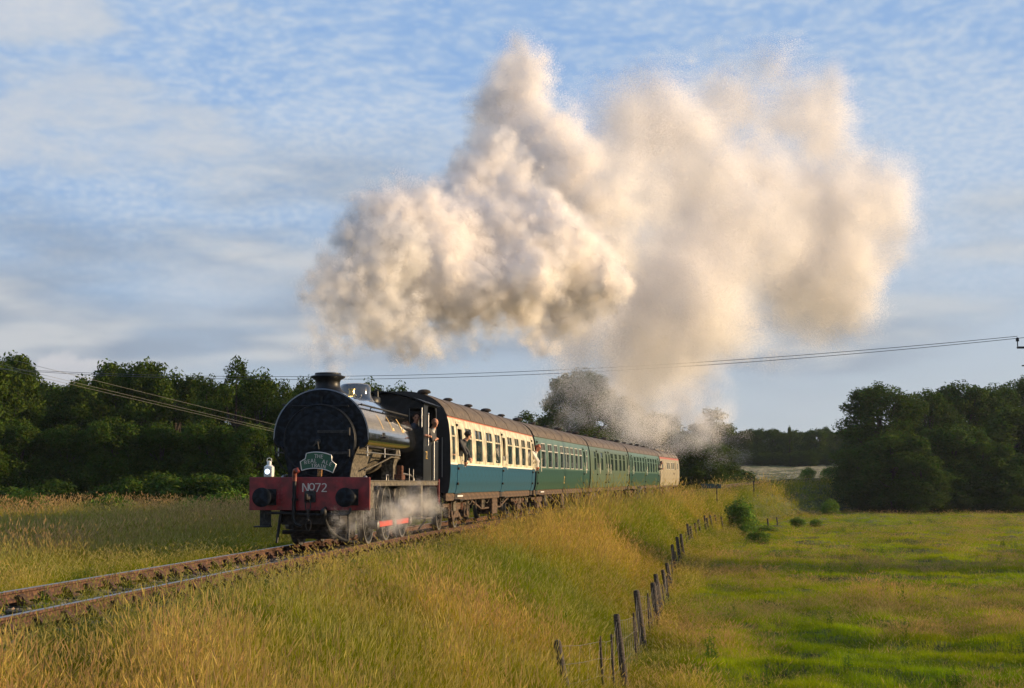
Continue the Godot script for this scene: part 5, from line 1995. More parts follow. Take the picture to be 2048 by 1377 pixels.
func build_grass() -> void:
	var green := [Color(0.19, 0.225, 0.006), Color(0.24, 0.25, 0.008), Color(0.28, 0.26, 0.012), Color(0.155, 0.195, 0.006)]
	var olive := [Color(0.28, 0.255, 0.01), Color(0.34, 0.29, 0.018), Color(0.22, 0.23, 0.009), Color(0.4, 0.315, 0.035)]
	var lush := [Color(0.24, 0.31, 0.006), Color(0.28, 0.33, 0.008), Color(0.2, 0.28, 0.006), Color(0.32, 0.33, 0.012)]
	var straw := Color(0.46, 0.38, 0.12)
	var pink := Color(0.43, 0.31, 0.14)
	var kinds := {
		"bank_green": [], "bank_seed": [], "bank_straw": [], "field_short": [], "field_seed": [], "meadow_tall": [], "meadow_green": [], "weed": [],
	}
	var tint := {}
	for k in kinds: tint[k] = PackedColorArray()
	var rng := RandomNumberGenerator.new()
	rng.seed = 77
	var d := 7.5
	while d < 340.0:
		var step := clampf(d * 0.0056, 0.075, 2.2)
		var x0 := -d * 0.40 - 2.0
		var x1 := d * 0.40 + 2.0
		var x := x0
		while x < x1:
			var px := x + rng.randf_range(-0.6, 0.6) * step
			var pd := d + rng.randf_range(-0.6, 0.6) * step
			x += step
			var u := (px - tx(pd)) * cos(atan(track_slope(pd)))
			if u > 6.8 and d < 24.0: continue
			if d > 234.0: continue
			if u > 30.0 and d > 190.0: continue
			if u < -1.4 and d > 118.0 and d < 200.0 and px < -12.0: continue
			var n1 := patch.get_noise_2d(px * 2.2, pd * 1.2)
			var n2 := patch.get_noise_2d(px * 0.9 + 300.0, pd * 2.6)
			var n3 := patch.get_noise_2d(px * 7.0 - 100.0, pd * 7.0)
			var k := ""
			var hs := 1.0
			var au := absf(u)
			if au < 2.25:
				# little grows between the rails, more towards the edges
				if rng.randf() > (0.02 if au < 1.2 else 0.06 if au < 1.6 else 0.4) + maxf(0.0, n3) * (0.12 if au < 1.6 else 0.5): continue
				k = "bank_straw" if rng.randf() < 0.6 else "meadow_green" if rng.randf() < 0.4 else "weed"
				hs = rng.randf_range(0.35, 0.65) if pd < 100.0 else 1.0
				if d > 31.0 and d < 118.0 and au < 1.35: continue
			elif u > 0.0:
				if u < 2.9 and pd < 38.0 and rng.randf() > (u - 2.0) * 1.3 + n3 * 0.6: continue
				if u < 7.6 + n3 * 0.8:
					var w := n1 * 1.25 + n3 * 0.7 + rng.randfn() * 0.3 + clampf((3.6 - u) * 0.12, -0.1, 0.25) - 0.34 * (1.0 - smoothstep(24.0, 38.0, pd)) + smoothstep(34.0, 50.0, pd) * (0.1 + 0.3 * (1.0 - smoothstep(3.0, 4.6, u)))
					k = "bank_straw" if w > 0.54 else "bank_seed" if w > 0.25 else "bank_green"
					if k == "bank_green" and rng.randf() < 0.015 + maxf(0.0, n3 - 0.25) * 0.35: k = "weed"
					hs = rng.randf_range(0.6, 1.25) * (0.9 + 0.55 * n3) * lerpf(0.75, 1.0, smoothstep(2.2, 4.0, u)) * (1.0 + 1.1 * smoothstep(40.0, 72.0, pd) * (1.0 - smoothstep(3.2, 5.2, u))) * (1.0 - 0.35 * smoothstep(5.6, 6.4, u))
				else:
					var w := n2 * 1.2 + n1 * 0.45 + n3 * 0.35 + rng.randfn() * 0.2 
					k = "field_seed" if w > 0.36 else "field_short"
					if n3 > 0.2 and rng.randf() < 0.012: k = "weed"
					hs = 0.8 + 0.7 * maxf(0.0, n3) + 0.25 * n1
			else:
				if au < 3.0 and rng.randf() > (au - 2.0) * 1.0 + n3 * 0.6: continue
				var w := n1 + n3 * 0.4 + rng.randfn() * 0.25
				k = "meadow_tall" if w > 0.2 else "meadow_green"
				hs = lerpf(0.5, 1.0, smoothstep(2.3, 5.0, au)) * (1.0 if d < 110.0 else 0.8)
			var sp := step / 0.10
			var wide := clampf(0.5 + sp * 0.4, 0.8, 9.0)
			var s := Vector3(wide, hs * rng.randf_range(0.85, 1.15) * clampf(d / 40.0, 1.0, 1.15), wide)
			kinds[k].append(Transform3D(Basis(Vector3.UP, rng.randf_range(-0.9, 0.9) if rng.randf() < 0.4 else rng.randf() * TAU).scaled(s), Vector3(px, land(px, pd) - 0.01, -pd)))
			var g := 1.0 + 0.35 * n3 + 0.2 * n1 + rng.randf_range(-0.22, 0.22)
			tint[k].append(Color(g * (1.0 + 0.3 * n1), g, g * (1.0 + 0.15 * n1)))
		d += step
	var total := 0
	for k in kinds: total += kinds[k].size()
	print("grass tufts ", total)
	var mk := {
		"bank_green": [tuft(1, 60, 0.58, 0.18, 0.0026, 0.24, green, 0.05, straw), "bank_grass", "tall green meadow grass on the slope of the railway bank"],
		"bank_seed": [tuft(2, 56, 0.56, 0.18, 0.0026, 0.26, green + olive, 0.26, pink), "bank_seeding_grass", "olive grass in seed on the railway bank"],
		"bank_straw": [tuft(3, 54, 0.56, 0.18, 0.0026, 0.26, green + olive + olive, 0.36, straw), "bank_dry_grass", "dry straw coloured grass on the railway bank"],
		"field_short": [tuft(4, 60, 0.19, 0.19, 0.0032, 0.35, lush, 0.02, straw, 0.05), "field_grass", "short lush green grass of the right hand field"],
		"field_seed": [tuft(5, 56, 0.30, 0.19, 0.0028, 0.3, lush + lush + olive, 0.3, pink, 0.09), "field_seeding_grass", "pinkish seeding grass in drifts across the right hand field"],
		"meadow_tall": [tuft(6, 54, 0.8, 0.19, 0.0028, 0.16, green + green + olive, 0.08, pink), "meadow_grass", "tall grass in seed on the meadow left of the line"],
		"meadow_green": [tuft(7, 58, 0.62, 0.19, 0.0028, 0.18, green, 0.06, straw), "meadow_green_grass", "tall green grass on the meadow left of the line"],
		"weed": [weed(8), "leafy_weeds", "upright leafy weeds among the grass and beside the rails"],
	}
	for k in kinds:
		if kinds[k].is_empty(): continue
		var o := scatter(mk[k][1], mk[k][0], M["grass_blade"], kinds[k], tint[k])
		tag(o, mk[k][2], "grass")


# ---------------------------------------------------------------- fence, poles, wires, signs
func build_fence() -> void:
	var f := thing("wire_fence", "old post and wire fence along the foot of the railway bank", "fence")
	var rng := RandomNumberGenerator.new()
	rng.seed = 12
	# [x, d, height, stake?]
	var posts := [[0.92, 23.5, 1.0, 0], [1.5, 25.6, 0.95, 1], [1.75, 26.8, 1.1, 1], [2.06, 28.0, 1.35, 0], [2.5, 31.4, 1.0, 1], [2.72, 33.0, 0.9, 1], [2.95, 34.7, 1.22, 0], [3.2, 36.5, 0.95, 1], [3.42, 37.6, 0.9, 1], [3.66, 39.0, 1.15, 0], [3.95, 41.5, 0.9, 1], [4.15, 43.0, 1.12, 0], [4.5, 45.5, 0.85, 1], [4.72, 47.0, 0.9, 1], [5.02, 49.5, 1.1, 0], [5.3, 52.0, 0.85, 1], [5.6, 54.0, 1.0, 0], [6.05, 58.5, 0.85, 1], [6.5, 62.0, 1.05, 0], [6.95, 65.0, 0.85, 1], [7.3, 67.5, 1.0, 0], [7.95, 72.0, 1.1, 0], [8.4, 76.0, 1.0, 0], [9.0, 80.0, 0.9, 1], [9.75, 85.0, 1.1, 0], [10.3, 88.5, 0.95, 0], [11.0, 92.5, 1.0, 0], [11.8, 97.0, 1.0, 0], [12.6, 101.0, 1.1, 0], [13.2, 104.0, 1.05, 0], [13.9, 107.5, 1.0, 0], [14.7, 111.5, 0.9, 0], [15.6, 115.0, 0.85, 0], [16.8, 119.5, 0.9, 0], [18.0, 124.0, 0.95, 0], [21.0, 127.5, 0.7, 0], [22.4, 131.0, 1.0, 0]]
	var tops := []
	for q in posts:
		var stake: bool = q[3] == 1
		var b := MB.new()
		var h: float = q[2]
		var base := Vector3(q[0], land(q[0], q[1]) - 0.2, -q[1])
		var lean := Vector3(-rng.randf_range(0.09, 0.2), 1.0, rng.randf_range(-0.06, 0.06)) if not stake else Vector3(-rng.randf_range(0.02, 0.14), 1.0, rng.randf_range(-0.04, 0.04))
		var tip := base + lean * (h * 1.12 + 0.2)
		var r := 0.026 if stake else rng.randf_range(0.062, 0.078)
		b.tube([base, base.lerp(tip, 0.35) + Vector3(0.01, 0, 0), base.lerp(tip, 0.7), tip - lean * 0.03, tip], [r * 1.05, r, r * 0.97, r * 0.93, r * 0.72], 6 if stake else 9)
		if not stake:
			for k in 3:
				var t := 0.5 + 0.2 * k
				b.box(base.lerp(tip, t) + Vector3(0, 0, r), Vector3(0.03, 0.02, 0.02))
		part("stake" if stake else "post", b, M["stake_wood" if stake else "post_wood"], f)
		tops.append([base, tip, h])
	for k in 4:
		var t: float = [0.93, 0.72, 0.5, 0.3][k]
		var b := MB.new()
		var pts := []
		for i in tops.size() - 2:
			var a: Vector3 = tops[i][0].lerp(tops[i][1], t)
			if i > 0:
				var prev: Vector3 = pts[pts.size() - 1]
				pts.append(prev.lerp(a, 0.5) - Vector3(0, rng.randf_range(0.01, 0.05), 0))
			pts.append(a)
		b.tube(pts, 0.0032, 4, false)
		part("fence_wire", b, M["wire"], f)
	# diagonal mesh between the nearer posts
	var b := MB.new()
	for i in 14:
		var a0: Vector3 = tops[i][0]
		var a1: Vector3 = tops[i][1]
		var c0: Vector3 = tops[i + 1][0]
		var c1: Vector3 = tops[i + 1][1]
		var n := maxi(2, int(a0.distance_to(c0) / 0.45))
		for j in n:
			var t0 := float(j) / n
			var t1 := float(j + 1) / n
			b.tube([a0.lerp(c0, t0).lerp(a1.lerp(c1, t0), 0.32), a0.lerp(c0, t1).lerp(a1.lerp(c1, t1), 0.92)], 0.0018, 3, false)
			b.tube([a0.lerp(c0, t0).lerp(a1.lerp(c1, t0), 0.92), a0.lerp(c0, t1).lerp(a1.lerp(c1, t1), 0.32)], 0.0018, 3, false)
	part("wire_netting", b, M["wire"], f)


func sagging(b: MB, a: Vector3, c: Vector3, sag: float, r: float) -> void:
	var pts := []
	for i in 33:
		var t := i / 32.0
		pts.append(a.lerp(c, t) - Vector3(0, sag * 4.0 * t * (1.0 - t), 0))
	b.tube(pts, r, 5, false)


func pole(label: String, x: float, d: float, top: float) -> void:
	var p := thing("power_pole", label, "power pole", Vector3(x, 0, -d))
	var b := MB.new()
	var g := land(x, d) - 0.3
	b.tube([Vector3(0, g, 0), Vector3(0, top, 0)], [0.16, 0.12], 12)
	part("mast", b, M["post_wood"], p)
	b = MB.new()
	b.box(Vector3(0, top - 0.45, 0), Vector3(1.0, 0.1, 0.1), Basis.IDENTITY, 0.01)
	b.box(Vector3(0, top - 1.3, 0), Vector3(0.6, 0.06, 0.06), Basis.IDENTITY, 0.01)
	part("cross_arm", b, M["dark_metal"], p)
	for s in [-0.47, 0.47]:
		b = MB.new()
		b.lathe([Vector2(0.025, 0.0), Vector2(0.025, 0.22), Vector2(0.09, 0.24), Vector2(0.06, 0.3), Vector2(0.085, 0.32), Vector2(0.05, 0.4), Vector2(0.0, 0.42)], Transform3D(Basis(), Vector3(s, top - 0.39, 0)), 12)
		part("insulator", b, M["smokebox_paint"], p)


func build_lineside() -> void:
	# two-wire power line crossing behind the train
	var rp := Vector3(23.6, 8.18, -72.0)
	pole("wooden power pole with an insulator, just cut by the right edge of the view", rp.x + 0.47, 72.0, rp.y - 0.1)
	for k in 2:
		var b := MB.new()
		sagging(b, Vector3(rp.x + k * 0.94, rp.y - 0.02, -72.0), Vector3(-51.2 + k * 0.94, 10.78, -110.0), 1.9 + 0.17 * k, 0.014)
		var o := part("overhead_wire", b, M["cable"])
		tag(o, ["nearer of the two thin power wires crossing the sky behind the train", "further of the two thin power wires crossing the sky behind the train"][k], "wire")
	# three telegraph wires coming down from the upper left
	for k in 3:
		var b := MB.new()
		var dy: float = [0.0, -0.2, -0.27][k]
		sagging(b, Vector3(-15.8 - 0.1 * k, 5.23 + dy, -40.0), Vector3(-6.5 - 0.1 * k, 2.98 + dy, -90.0), 0.04, 0.0055)
		var o := part("telegraph_wire", b, M["copper_cable"])
		tag(o, ["uppermost of the three pale wires slanting down behind the smokebox", "middle one of the three pale wires slanting down behind the smokebox", "lowest of the three pale wires slanting down behind the smokebox"][k], "wire")
	# sign board seen from the back
	var d := 137.0
	var x := 397.0 * d / 3100.0
	var s := thing("sign_board", "dark sign board on two posts beside the line beyond the diesel", "sign", Vector3(x, land(x, d), -d), -0.25)
	var top := 1.35 + -2.0 * d / 3100.0 - land(x, d)
	var b := MB.new()
	b.box(Vector3(0, top - 0.22, 0), Vector3(1.75, 0.4, 0.05), Basis.IDENTITY, 0.01)
	part("board", b, M["sign_back"], s)
	for q in [-0.45, 0.5]:
		b = MB.new()
		b.box(Vector3(q, top * 0.5 - 0.3, 0.05), Vector3(0.1, top + 0.3, 0.08), Basis.IDENTITY, 0.008)
		part("post", b, M["post_wood"], s)
	# small grey lineside post in the grass
	d = 96.0
	x = 253.0 * d / 3100.0
	s = thing("lineside_post", "small pale grey post standing in the grass beside the last coach", "post", Vector3(x, land(x, d), -d))
	b = MB.new()
	b.box(Vector3(0, 0.65, 0), Vector3(0.26, 1.5, 0.2), Basis.IDENTITY, 0.02)
	part("shaft", b, M["concrete"], s)
	b = MB.new()
	b.box(Vector3(0, 1.42, 0), Vector3(0.32, 0.08, 0.26), Basis.IDENTITY, 0.02)
	part("cap", b, M["concrete"], s)
	# thin marker by the far curve
	d = 165.0
	x = 482.0 * d / 3100.0
	s = thing("marker_post", "thin dark marker post by the far curve of the line", "post", Vector3(x, land(x, d), -d))
	b = MB.new()
	b.box(Vector3(0, 0.8, 0), Vector3(0.12, 1.9, 0.12), Basis.IDENTITY, 0.01)
	part("shaft", b, M["post_wood"], s)
	b = MB.new()
	b.box(Vector3(0, 1.78, 0), Vector3(0.2, 0.06, 0.2), Basis.IDENTITY, 0.01)
	part("cap", b, M["dark_metal"], s)


# ---------------------------------------------------------------- smoke and steam: thin nested sheets of one cloud field, denser inwards
func plume(called: String, label: String, puffs: Array, c: float, rough: float, amp: float, core: float, fade: Array, many: float, size: float, spread: float, tone: Color, seed: int, category := "smoke", billow := 1.0) -> void:
	var lo := Vector3.ONE * 1e9
	var hi := -lo
	var reach := amp * 1.25
	for p in puffs:
		lo = lo.min(p[0] - Vector3.ONE * (p[1] + reach))
		hi = hi.max(p[0] + Vector3.ONE * (p[1] + reach))
	var nx := int((hi.x - lo.x) / c) + 3
	var ny := int((hi.y - lo.y) / c) + 3
	var nz := int((hi.z - lo.z) / c) + 3
	var f := PackedFloat32Array()
	f.resize(nx * ny * nz)
	f.fill(-9.0)
	for p in puffs:
		var rr: float = (p[1] + reach) / c
		var q: Vector3 = (p[0] - lo) / c
		var pr: float = p[1]
		for z in range(maxi(0, int(q.z - rr)), mini(nz, int(q.z + rr) + 2)):
			for y in range(maxi(0, int(q.y - rr)), mini(ny, int(q.y + rr) + 2)):
				var w := rr * rr - (q.y - y) * (q.y - y) - (q.z - z) * (q.z - z)
				if w <= 0.0: continue
				w = sqrt(w)
				var b := nx * (y + ny * z)
				for x in range(maxi(0, int(q.x - w)), mini(nx, int(q.x + w) + 2)):
					var v := pr - q.distance_to(Vector3(x, y, z)) * c
					if v > f[b + x]: f[b + x] = v
	var cn := FastNoiseLite.new()
	cn.noise_type = FastNoiseLite.TYPE_CELLULAR
	cn.cellular_return_type = FastNoiseLite.RETURN_DISTANCE
	cn.seed = seed
	cn.frequency = rough
	cn.fractal_type = FastNoiseLite.FRACTAL_FBM
	cn.fractal_octaves = 3
	cn.fractal_gain = 0.4
	cn.fractal_lacunarity = 2.1
	cn.domain_warp_enabled = true
	cn.domain_warp_amplitude = 0.65 / rough
	cn.domain_warp_frequency = rough * 0.65
	cn.domain_warp_fractal_octaves = 4
	var wn := FastNoiseLite.new()
	wn.noise_type = FastNoiseLite.TYPE_SIMPLEX
	wn.seed = seed + 1
	wn.frequency = rough * 0.9
	wn.fractal_octaves = 4
	wn.fractal_gain = 0.42
	for z in nz:
		for y in ny:
			var b := nx * (y + ny * z)
			for x in nx:
				var v := f[b + x]
				if v > -reach and v < reach:
					var P := lo + Vector3(x, y, z) * c
					f[b + x] = v - (cn.get_noise_3dv(P) + 0.35) * amp * billow + wn.get_noise_3dv(P) * amp * (1.1 - 0.75 * billow)
	var root := Node3D.new()
	root.name = numbered(called)
	add_child(root)
	tag(root, label, category, "", "stuff")
	# the dense heart as a surface
	if core < 50.0:
		var m := nets(f, nx, ny, nz, lo, c, core)
		var mt := StandardMaterial3D.new()
		mt.resource_name = "smoke_heart"
		mt.roughness = 1.0
		mt.specular_mode = BaseMaterial3D.SPECULAR_DISABLED
		mt.albedo_color = tone
		mt.backlight_enabled = true
		mt.backlight = Color(0.9, 0.9, 0.9)
		part("smoke_heart", array_mesh(m[0], m[1], m[2]), mt, root)
	# round it a mist of fine specks of vapour, thinning outwards, set in small puffs that face the way the cloud's skin does
	var rng := RandomNumberGenerator.new()
	rng.seed = seed
	var xfs := []
	var per := many * c * c * c / SPECKS
	for z in range(2, nz - 2):
		for y in range(2, ny - 2):
			var b := nx * (y + ny * z)
			for x in range(2, nx - 2):
				var v := f[b + x]
				if v < fade[0] or v > core + c: continue
				var t := minf((v - fade[0]) / (fade[1] - fade[0]), 1.0)
				var n := per * t * sqrt(t)
				var cnt := int(n)
				if rng.randf() < n - cnt: cnt += 1
				if cnt == 0: continue
				var i := b + x
				var g := Vector3(f[i - 2] - f[i + 2], f[i - nx * 2] - f[i + nx * 2], f[i - nx * ny * 2] - f[i + nx * ny * 2]).normalized()
				for k in cnt:
					var h := (g + Vector3(rng.randf() - 0.5, rng.randf() - 0.5, rng.randf() - 0.5) * 0.5).normalized()
					var u := h.cross(Vector3(rng.randf() - 0.5, rng.randf() - 0.5, rng.randf() - 0.5)).normalized()
					xfs.append(Transform3D(Basis(u, h, u.cross(h)), lo + Vector3(x + rng.randf() - 0.5, y + rng.randf() - 0.5, z + rng.randf() - 0.5) * c))
	var b := MB.new()
	for k in SPECKS:
		var p := Vector3(rng.randfn(), rng.randfn(), rng.randfn()) * spread * 0.5
		var h := Vector3(rng.randfn() * 0.45, 1.0, rng.randfn() * 0.45).normalized()
		var u := h.cross(Vector3(rng.randfn(), rng.randfn(), rng.randfn())).normalized() * size * rng.randf_range(0.7, 1.3)
		var w := h.cross(u)
		b.tri(p + u, p - u * 0.5 + w * 0.87, p - u * 0.5 - w * 0.87)
	# shaded as the cloud's skin, not speck by speck
	b.N.fill(Vector3.UP)
	var vm := StandardMaterial3D.new()
	vm.resource_name = "vapour"
	vm.roughness = 1.0
	vm.specular_mode = BaseMaterial3D.SPECULAR_DISABLED
	vm.albedo_color = tone
	vm.backlight_enabled = true
	vm.backlight = Color(0.96, 0.96, 0.96)
	scatter("smoke_vapour", b.mesh(), vm, xfs, null, root)
	print(called, " cells ", nx * ny * nz, " puffs ", xfs.size())


const SPECKS := 500


# [bearing, height bearing, radius bearing, distance] in 1/3100 of the distance, eye level 1.35 m
func puffs_from(list: Array) -> Array:
	var out := []
	for q in list:
		var k: float = q[3] / 3100.0
		out.append([Vector3(q[0] * k, 1.35 + q[1] * k, -q[3]), q[2] * k])
	return out


func build_smoke() -> void:
	var front := puffs_from([
		[-354, 406, 45, 39], [-324, 366, 55, 39.5], [-284, 406, 65, 40], [-304, 466, 55, 40.5], [-334, 326, 38, 39.5], [-279, 316, 45, 40], [-224, 326, 50, 41], [-204, 276, 32, 41], [-244, 446, 55, 41], [-330, 286, 20, 39]])
	plume("front_smoke", "greyer smoke at the leading end of the plume, left above the chimney", front, 0.11, 0.36, 1.2, 0.7, [-0.3, 0.45], 70000.0, 0.0068, 0.17, Color(0.86, 0.85, 0.85), 6)
	var near := puffs_from([
		[-264, 516, 58, 43], [-204, 536, 68, 44], [-144, 486, 92, 45], [-174, 406, 80, 43.5], [-124, 566, 78, 47], [-84, 626, 56, 48], [-64, 486, 98, 46], [-94, 386, 78, 44], [-14, 426, 90, 46], [16, 346, 48, 45], [-24, 546, 78, 48], [36, 526, 58, 48], [56, 446, 88, 47], [126, 396, 72, 48], [186, 386, 40, 48.5], [96, 326, 48, 48], [-44, 326, 32, 45], [40, 390, 70, 44.5]])
	plume("smoke_plume", "dense cream smoke billowing above the locomotive and the first coach", near, 0.13, 0.24, 1.7, 0.6, [-0.3, 0.42], 70000.0, 0.0068, 0.18, Color(0.955, 0.932, 0.92), 3)
	var tower := puffs_from([
		[-24, 670, 64, 58], [6, 760, 62, 60], [26, 836, 50, 61], [40, 690, 88, 59], [100, 690, 72, 60], [80, 620, 96, 58], [136, 640, 66, 59], [0, 600, 76, 57], [146, 550, 72, 57], [-40, 730, 40, 60], [160, 470, 68, 56], [60, 560, 78, 57], [176, 600, 50, 60]])
	plume("smoke_tower", "tall tower of cream smoke rising above the middle of the plume", tower, 0.17, 0.22, 1.9, 0.85, [-0.6, 0.75], 30000.0, 0.0089, 0.32, Color(0.955, 0.932, 0.92), 9)
	var far := puffs_from([
		[196, 636, 78, 72], [276, 686, 85, 76], [226, 516, 105, 72], [306, 566, 105, 76], [376, 716, 88, 82], [456, 736, 80, 86], [536, 736, 78, 90], [616, 736, 66, 94], [656, 666, 78, 96], [676, 566, 86, 98], [716, 536, 66, 100], [676, 466, 78, 100], [596, 566, 105, 94], [496, 626, 105, 88], [406, 586, 115, 84], [376, 466, 115, 82], [476, 486, 105, 88], [576, 446, 95, 94], [630, 386, 66, 98], [530, 410, 86, 91], [500, 370, 60, 90], [556, 350, 56, 94], [276, 406, 105, 76], [376, 346, 105, 84], [456, 346, 70, 88], [226, 346, 88, 74], [276, 276, 88, 80], [156, 326, 66, 72]])
	plume("drifting_smoke", "wide soft bank of smoke drifting behind over the rear coaches", far, 0.36, 0.11, 4.0, 99.0, [-1.3, 1.8], 6400.0, 0.0117, 0.66, Color(0.955, 0.932, 0.92), 15, "smoke", 0.45)
	var column := puffs_from([
		[316, 216, 60, 128], [266, 186, 46, 126], [340, 146, 44, 132], [276, 132, 40, 128], [250, 112, 26, 126], [386, 126, 26, 134], [330, 280, 66, 120], [400, 230, 30, 130]])
	plume("smoke_column", "pale smoke hanging down behind the roofs of the rear coaches", column, 0.36, 0.14, 3.0, 99.0, [-1.4, 2.2], 5000.0, 0.0125, 0.65, Color(0.955, 0.932, 0.92), 18, "smoke", 0.5)
	# thin rags under the plume, before the dark tree and above the chimney
	var rags := puffs_from([
		[-372, 220, 14, 34.2], [-380, 250, 20, 34.6], [-386, 290, 26, 35.5], [-376, 340, 34, 37], [-150, 300, 34, 42], [-110, 280, 30, 43], [-60, 300, 30, 44], [-340, 300, 24, 38]])
	plume("thin_smoke", "thin smoke above the chimney and in rags under the plume", rags, 0.11, 0.9, 0.6, 99.0, [-0.45, 0.7], 60000.0, 0.004, 0.16, Color(0.8, 0.79, 0.78), 21)
	var low := puffs_from([
		[90, 190, 52, 136], [130, 150, 44, 136], [180, 160, 56, 138], [200, 110, 36, 138], [340, 70, 26, 146], [424, 82, 30, 152], [466, 85, 15, 152], [458, 60, 11, 152], [300, 110, 44, 142]])
	plume("low_smoke", "thin bluish smoke hanging low before the trees behind the rear coaches", low, 0.36, 0.22, 2.8, 99.0, [-1.2, 2.2], 480.0, 0.0125, 0.8, Color(0.82, 0.83, 0.85), 27, "smoke", 0.5)
	var steam := []
	var rng := RandomNumberGenerator.new()
	rng.seed = 31
	for q in [[1.35, 0.75, -0.7, 0.26], [1.45, 0.62, -1.3, 0.3], [1.5, 0.6, -2.0, 0.32], [1.5, 0.68, -2.8, 0.34], [1.45, 0.85, -3.6, 0.34], [1.4, 0.95, -4.5, 0.3], [1.4, 0.9, -5.4, 0.3], [1.4, 0.75, -6.3, 0.27], [1.35, 0.7, -7.3, 0.24], [1.35, 0.65, -8.3, 0.16], [1.0, 0.6, -0.2, 0.2], [0.75, 0.55, 0.1, 0.15]]:
		steam.append([on_line(32.4 - q[2], q[0], q[1]), q[3]])
	plume("drain_steam", "pale steam drifting past the driving wheels of the locomotive", steam, 0.06, 1.3, 0.42, 99.0, [-0.2, 0.3], 240000.0, 0.0023, 0.1, Color(0.8, 0.79, 0.78), 33, "steam")


# ---------------------------------------------------------------- sky
var s_fine := FastNoiseLite.new()
var s_wave := FastNoiseLite.new()
var s_big := FastNoiseLite.new()
var s_bank := FastNoiseLite.new()


func air(v: Vector3) -> Color:
	# clear air by height, then a mottled high sheet, a soft grey bank and heaped clouds, each laid out by where one looks through it
	var el := rad_to_deg(asin(clampf(v.y, -1.0, 1.0)))
	var az := rad_to_deg(atan2(v.x, -v.z))
	if el < 0.0: el = 0.0
	var c := Color(0.69, 0.735, 0.775).lerp(Color(0.63, 0.72, 0.825), smoothstep(0.5, 7.0, el)).lerp(Color(0.54, 0.685, 0.875), smoothstep(5.0, 13.0, el)).lerp(Color(0.36, 0.54, 0.80), smoothstep(18.0, 60.0, el))
	var warm := smoothstep(-0.5, 0.95, v.normalized().dot(sun_to))
	c = c.lerp(Color(0.85, 0.855, 0.85), 0.62 * warm * (1.0 - smoothstep(0.0, 18.0, el)) + 0.08 * warm)
	# high mottled sheet
	var hgt := maxf(v.y, 0.02) + 0.07
	var p := Vector2(v.x, -v.z) / hgt
	var w1 := s_wave.get_noise_2d(p.x * 1.6, p.y * 1.6)
	var w2 := s_wave.get_noise_2d(p.x * 1.6 + 70.0, p.y * 1.6)
	var q := p + Vector2(w1, w2) * 0.1
	var fine := s_fine.get_noise_2d(q.x * 28.0 + q.y * 8.0, q.y * 34.0 - q.x * 6.0)
	var mid := s_bank.get_noise_2d(q.x * 15.0 + q.y * 4.0, q.y * 20.0)
	var cover := s_big.get_noise_2d(p.x * 1.1 + 3.0, p.y * 0.8 + 13.0)
	var thick := smoothstep(-0.5, 0.55, cover * 0.8 + mid * 0.5 + 0.2)
	var m := thick * (0.6 + 0.4 * smoothstep(-0.4, 0.4, fine)) + (1.0 - thick) * 0.34 * smoothstep(-0.05, 0.5, fine)
	m *= smoothstep(3.0, 10.0, el)
	c = c.lerp(Color(0.815, 0.85, 0.895), m * 0.8)
	# lower grey bank, soft and banded near the horizon
	var rx := sin(deg_to_rad(az)) * 57.3
	var rz := cos(deg_to_rad(az)) * 57.3
	var n := s_bank.get_noise_3d(rx * 0.13, el * 0.62, rz * 0.13)
	var n2 := s_big.get_noise_3d(rx * 0.045 + 31.0, el * 0.22 + 5.0, rz * 0.045)
	var bank := smoothstep(-0.25, 0.45, n * 0.6 + n2 * 1.0 - 0.03 - 0.26 * sin(deg_to_rad(az) * 2.0) - absf(el - 6.0) * 0.05) * (1.0 - smoothstep(9.0, 15.0, el))
	var n_up := s_bank.get_noise_3d(rx * 0.13, (el + 0.9) * 0.62, rz * 0.13)
	var lit := clampf(0.28 + (n - n_up) * 2.2 + n * 0.5, 0.0, 1.0)
	var bc := Color(0.57, 0.62, 0.69).lerp(Color(0.80, 0.80, 0.805), lit).lerp(Color(0.80, 0.815, 0.82), 0.45 * warm)
	c = c.lerp(bc, bank * 0.8)
	# scattered heaped clouds
	var hp := s_bank.get_noise_3d(rx * 0.12 + 9.0, el * 0.3 - 40.0, rz * 0.12)
	var heap := smoothstep(0.12, 0.42, hp) * smoothstep(5.0, 9.0, el) * (1.0 - smoothstep(17.0, 26.0, el))
	c = c.lerp(Color(0.735, 0.77, 0.815).lerp(Color(0.83, 0.835, 0.85), clampf(hp * 1.8, 0.0, 1.0)), heap * 0.7)
	# one small sunlit heap low over the wood
	var hx := (az + 15.9) / 1.5
	var hy := (el - 3.9) / 0.75
	var hn := s_bank.get_noise_2d(az * 1.3, el * 1.6) * 0.9 + s_fine.get_noise_2d(az * 1.2, el * 1.5) * 0.3
	c = c.lerp(Color(0.84, 0.83, 0.84), 0.7 * smoothstep(-0.1, 0.5, 1.0 - hx * hx - (hy * hy if hy > 0.0 else hy * hy * 0.4) + hn))
	return c


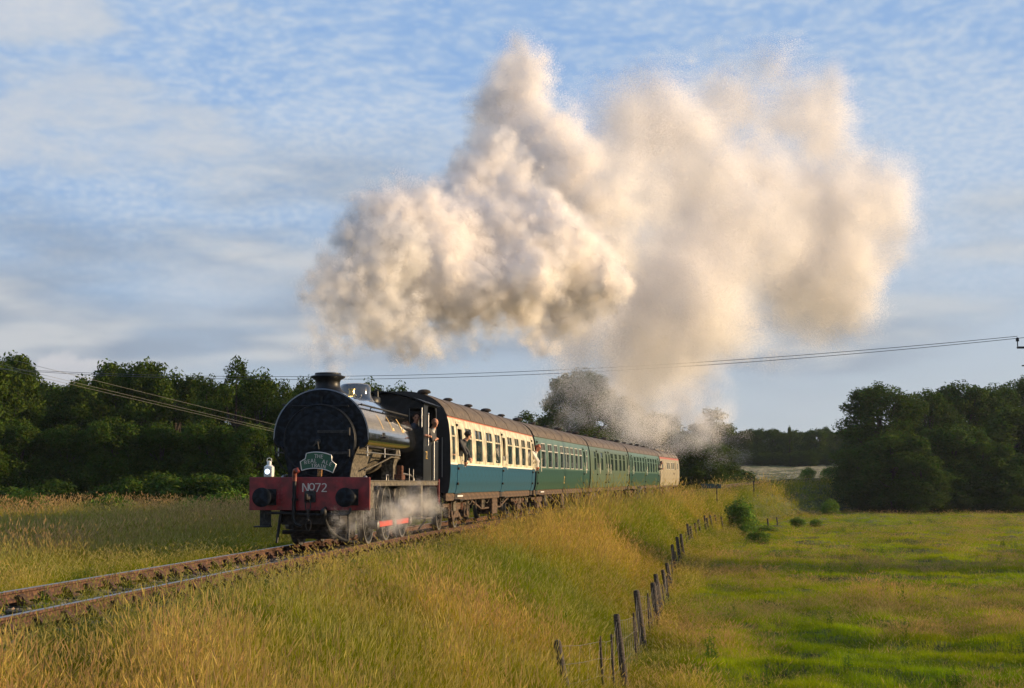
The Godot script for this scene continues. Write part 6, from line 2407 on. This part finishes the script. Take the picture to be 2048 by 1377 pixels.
func paint_sky() -> PanoramaSkyMaterial:
	for q in [[s_fine, 41, 0.9, 4], [s_wave, 43, 0.8, 3], [s_big, 47, 0.8, 4], [s_bank, 53, 0.5, 5]]:
		q[0].noise_type = FastNoiseLite.TYPE_SIMPLEX_SMOOTH
		q[0].seed = q[1]
		q[0].frequency = q[2]
		q[0].fractal_octaves = q[3]
	var W := 4096
	var H := 2048
	var k := 4
	var small := Image.create(W / k, H / k, false, Image.FORMAT_RGB8)
	for y in H / k:
		var el := PI * (0.5 - (y + 0.5) / (H / k))
		for x in W / k:
			var az := TAU * (x + 0.5) / (W / k)
			small.set_pixel(x, y, air(Vector3(sin(az) * cos(el), sin(el), -cos(az) * cos(el))))
	small.resize(W, H, Image.INTERPOLATE_CUBIC)
	# the same clouds in full detail where a camera near this one looks
	for y in range(H / 2 - 260, H / 2 + 4):
		var el := PI * (0.5 - (y + 0.5) / H)
		for xx in range(-290, 290):
			var az := TAU * (xx + 0.5) / W
			small.set_pixel((xx + W) % W, y, air(Vector3(sin(az) * cos(el), sin(el), -cos(az) * cos(el))))
	var m := PanoramaSkyMaterial.new()
	m.panorama = ImageTexture.create_from_image(small)
	return m


func _ready() -> void:
	var cam := Camera3D.new()
	cam.name = "camera"
	cam.position = Vector3(0, 1.35, 0)
	cam.rotation.x = atan(277.5 / 3100.0)
	cam.fov = 25.05
	cam.near = 0.1
	cam.far = 5000.0
	add_child(cam)
	var env := Environment.new()
	env.background_mode = Environment.BG_SKY
	var sky := Sky.new()
	sky.sky_material = paint_sky()
	env.sky = sky
	env.background_energy_multiplier = 0.67
	env.tonemap_mode = Environment.TONE_MAPPER_LINEAR
	env.tonemap_exposure = 1.5
	env.sdfgi_enabled = true
	env.ssao_enabled = true
	env.ssil_enabled = true
	env.fog_enabled = true
	env.fog_density = 0.0001
	env.fog_light_color = Color(0.86, 0.9, 0.95)
	var we := WorldEnvironment.new()
	we.name = "environment"
	we.environment = env
	add_child(we)
	var sun := DirectionalLight3D.new()
	sun.name = "sun"
	sun.light_energy = 1.6
	sun.light_color = Color(1.0, 0.87, 0.68)
	sun.light_angular_distance = 0.5
	sun.shadow_enabled = true
	add_child(sun)
	sun.look_at_from_position(sun_to * 100.0, Vector3.ZERO)
	materials()
	lay_line()
	build_ground()
	build_track()
	build_loco()
	build_train()
	build_trees()
	build_fence()
	build_lineside()
	build_people()
	build_grass()
	build_smoke()
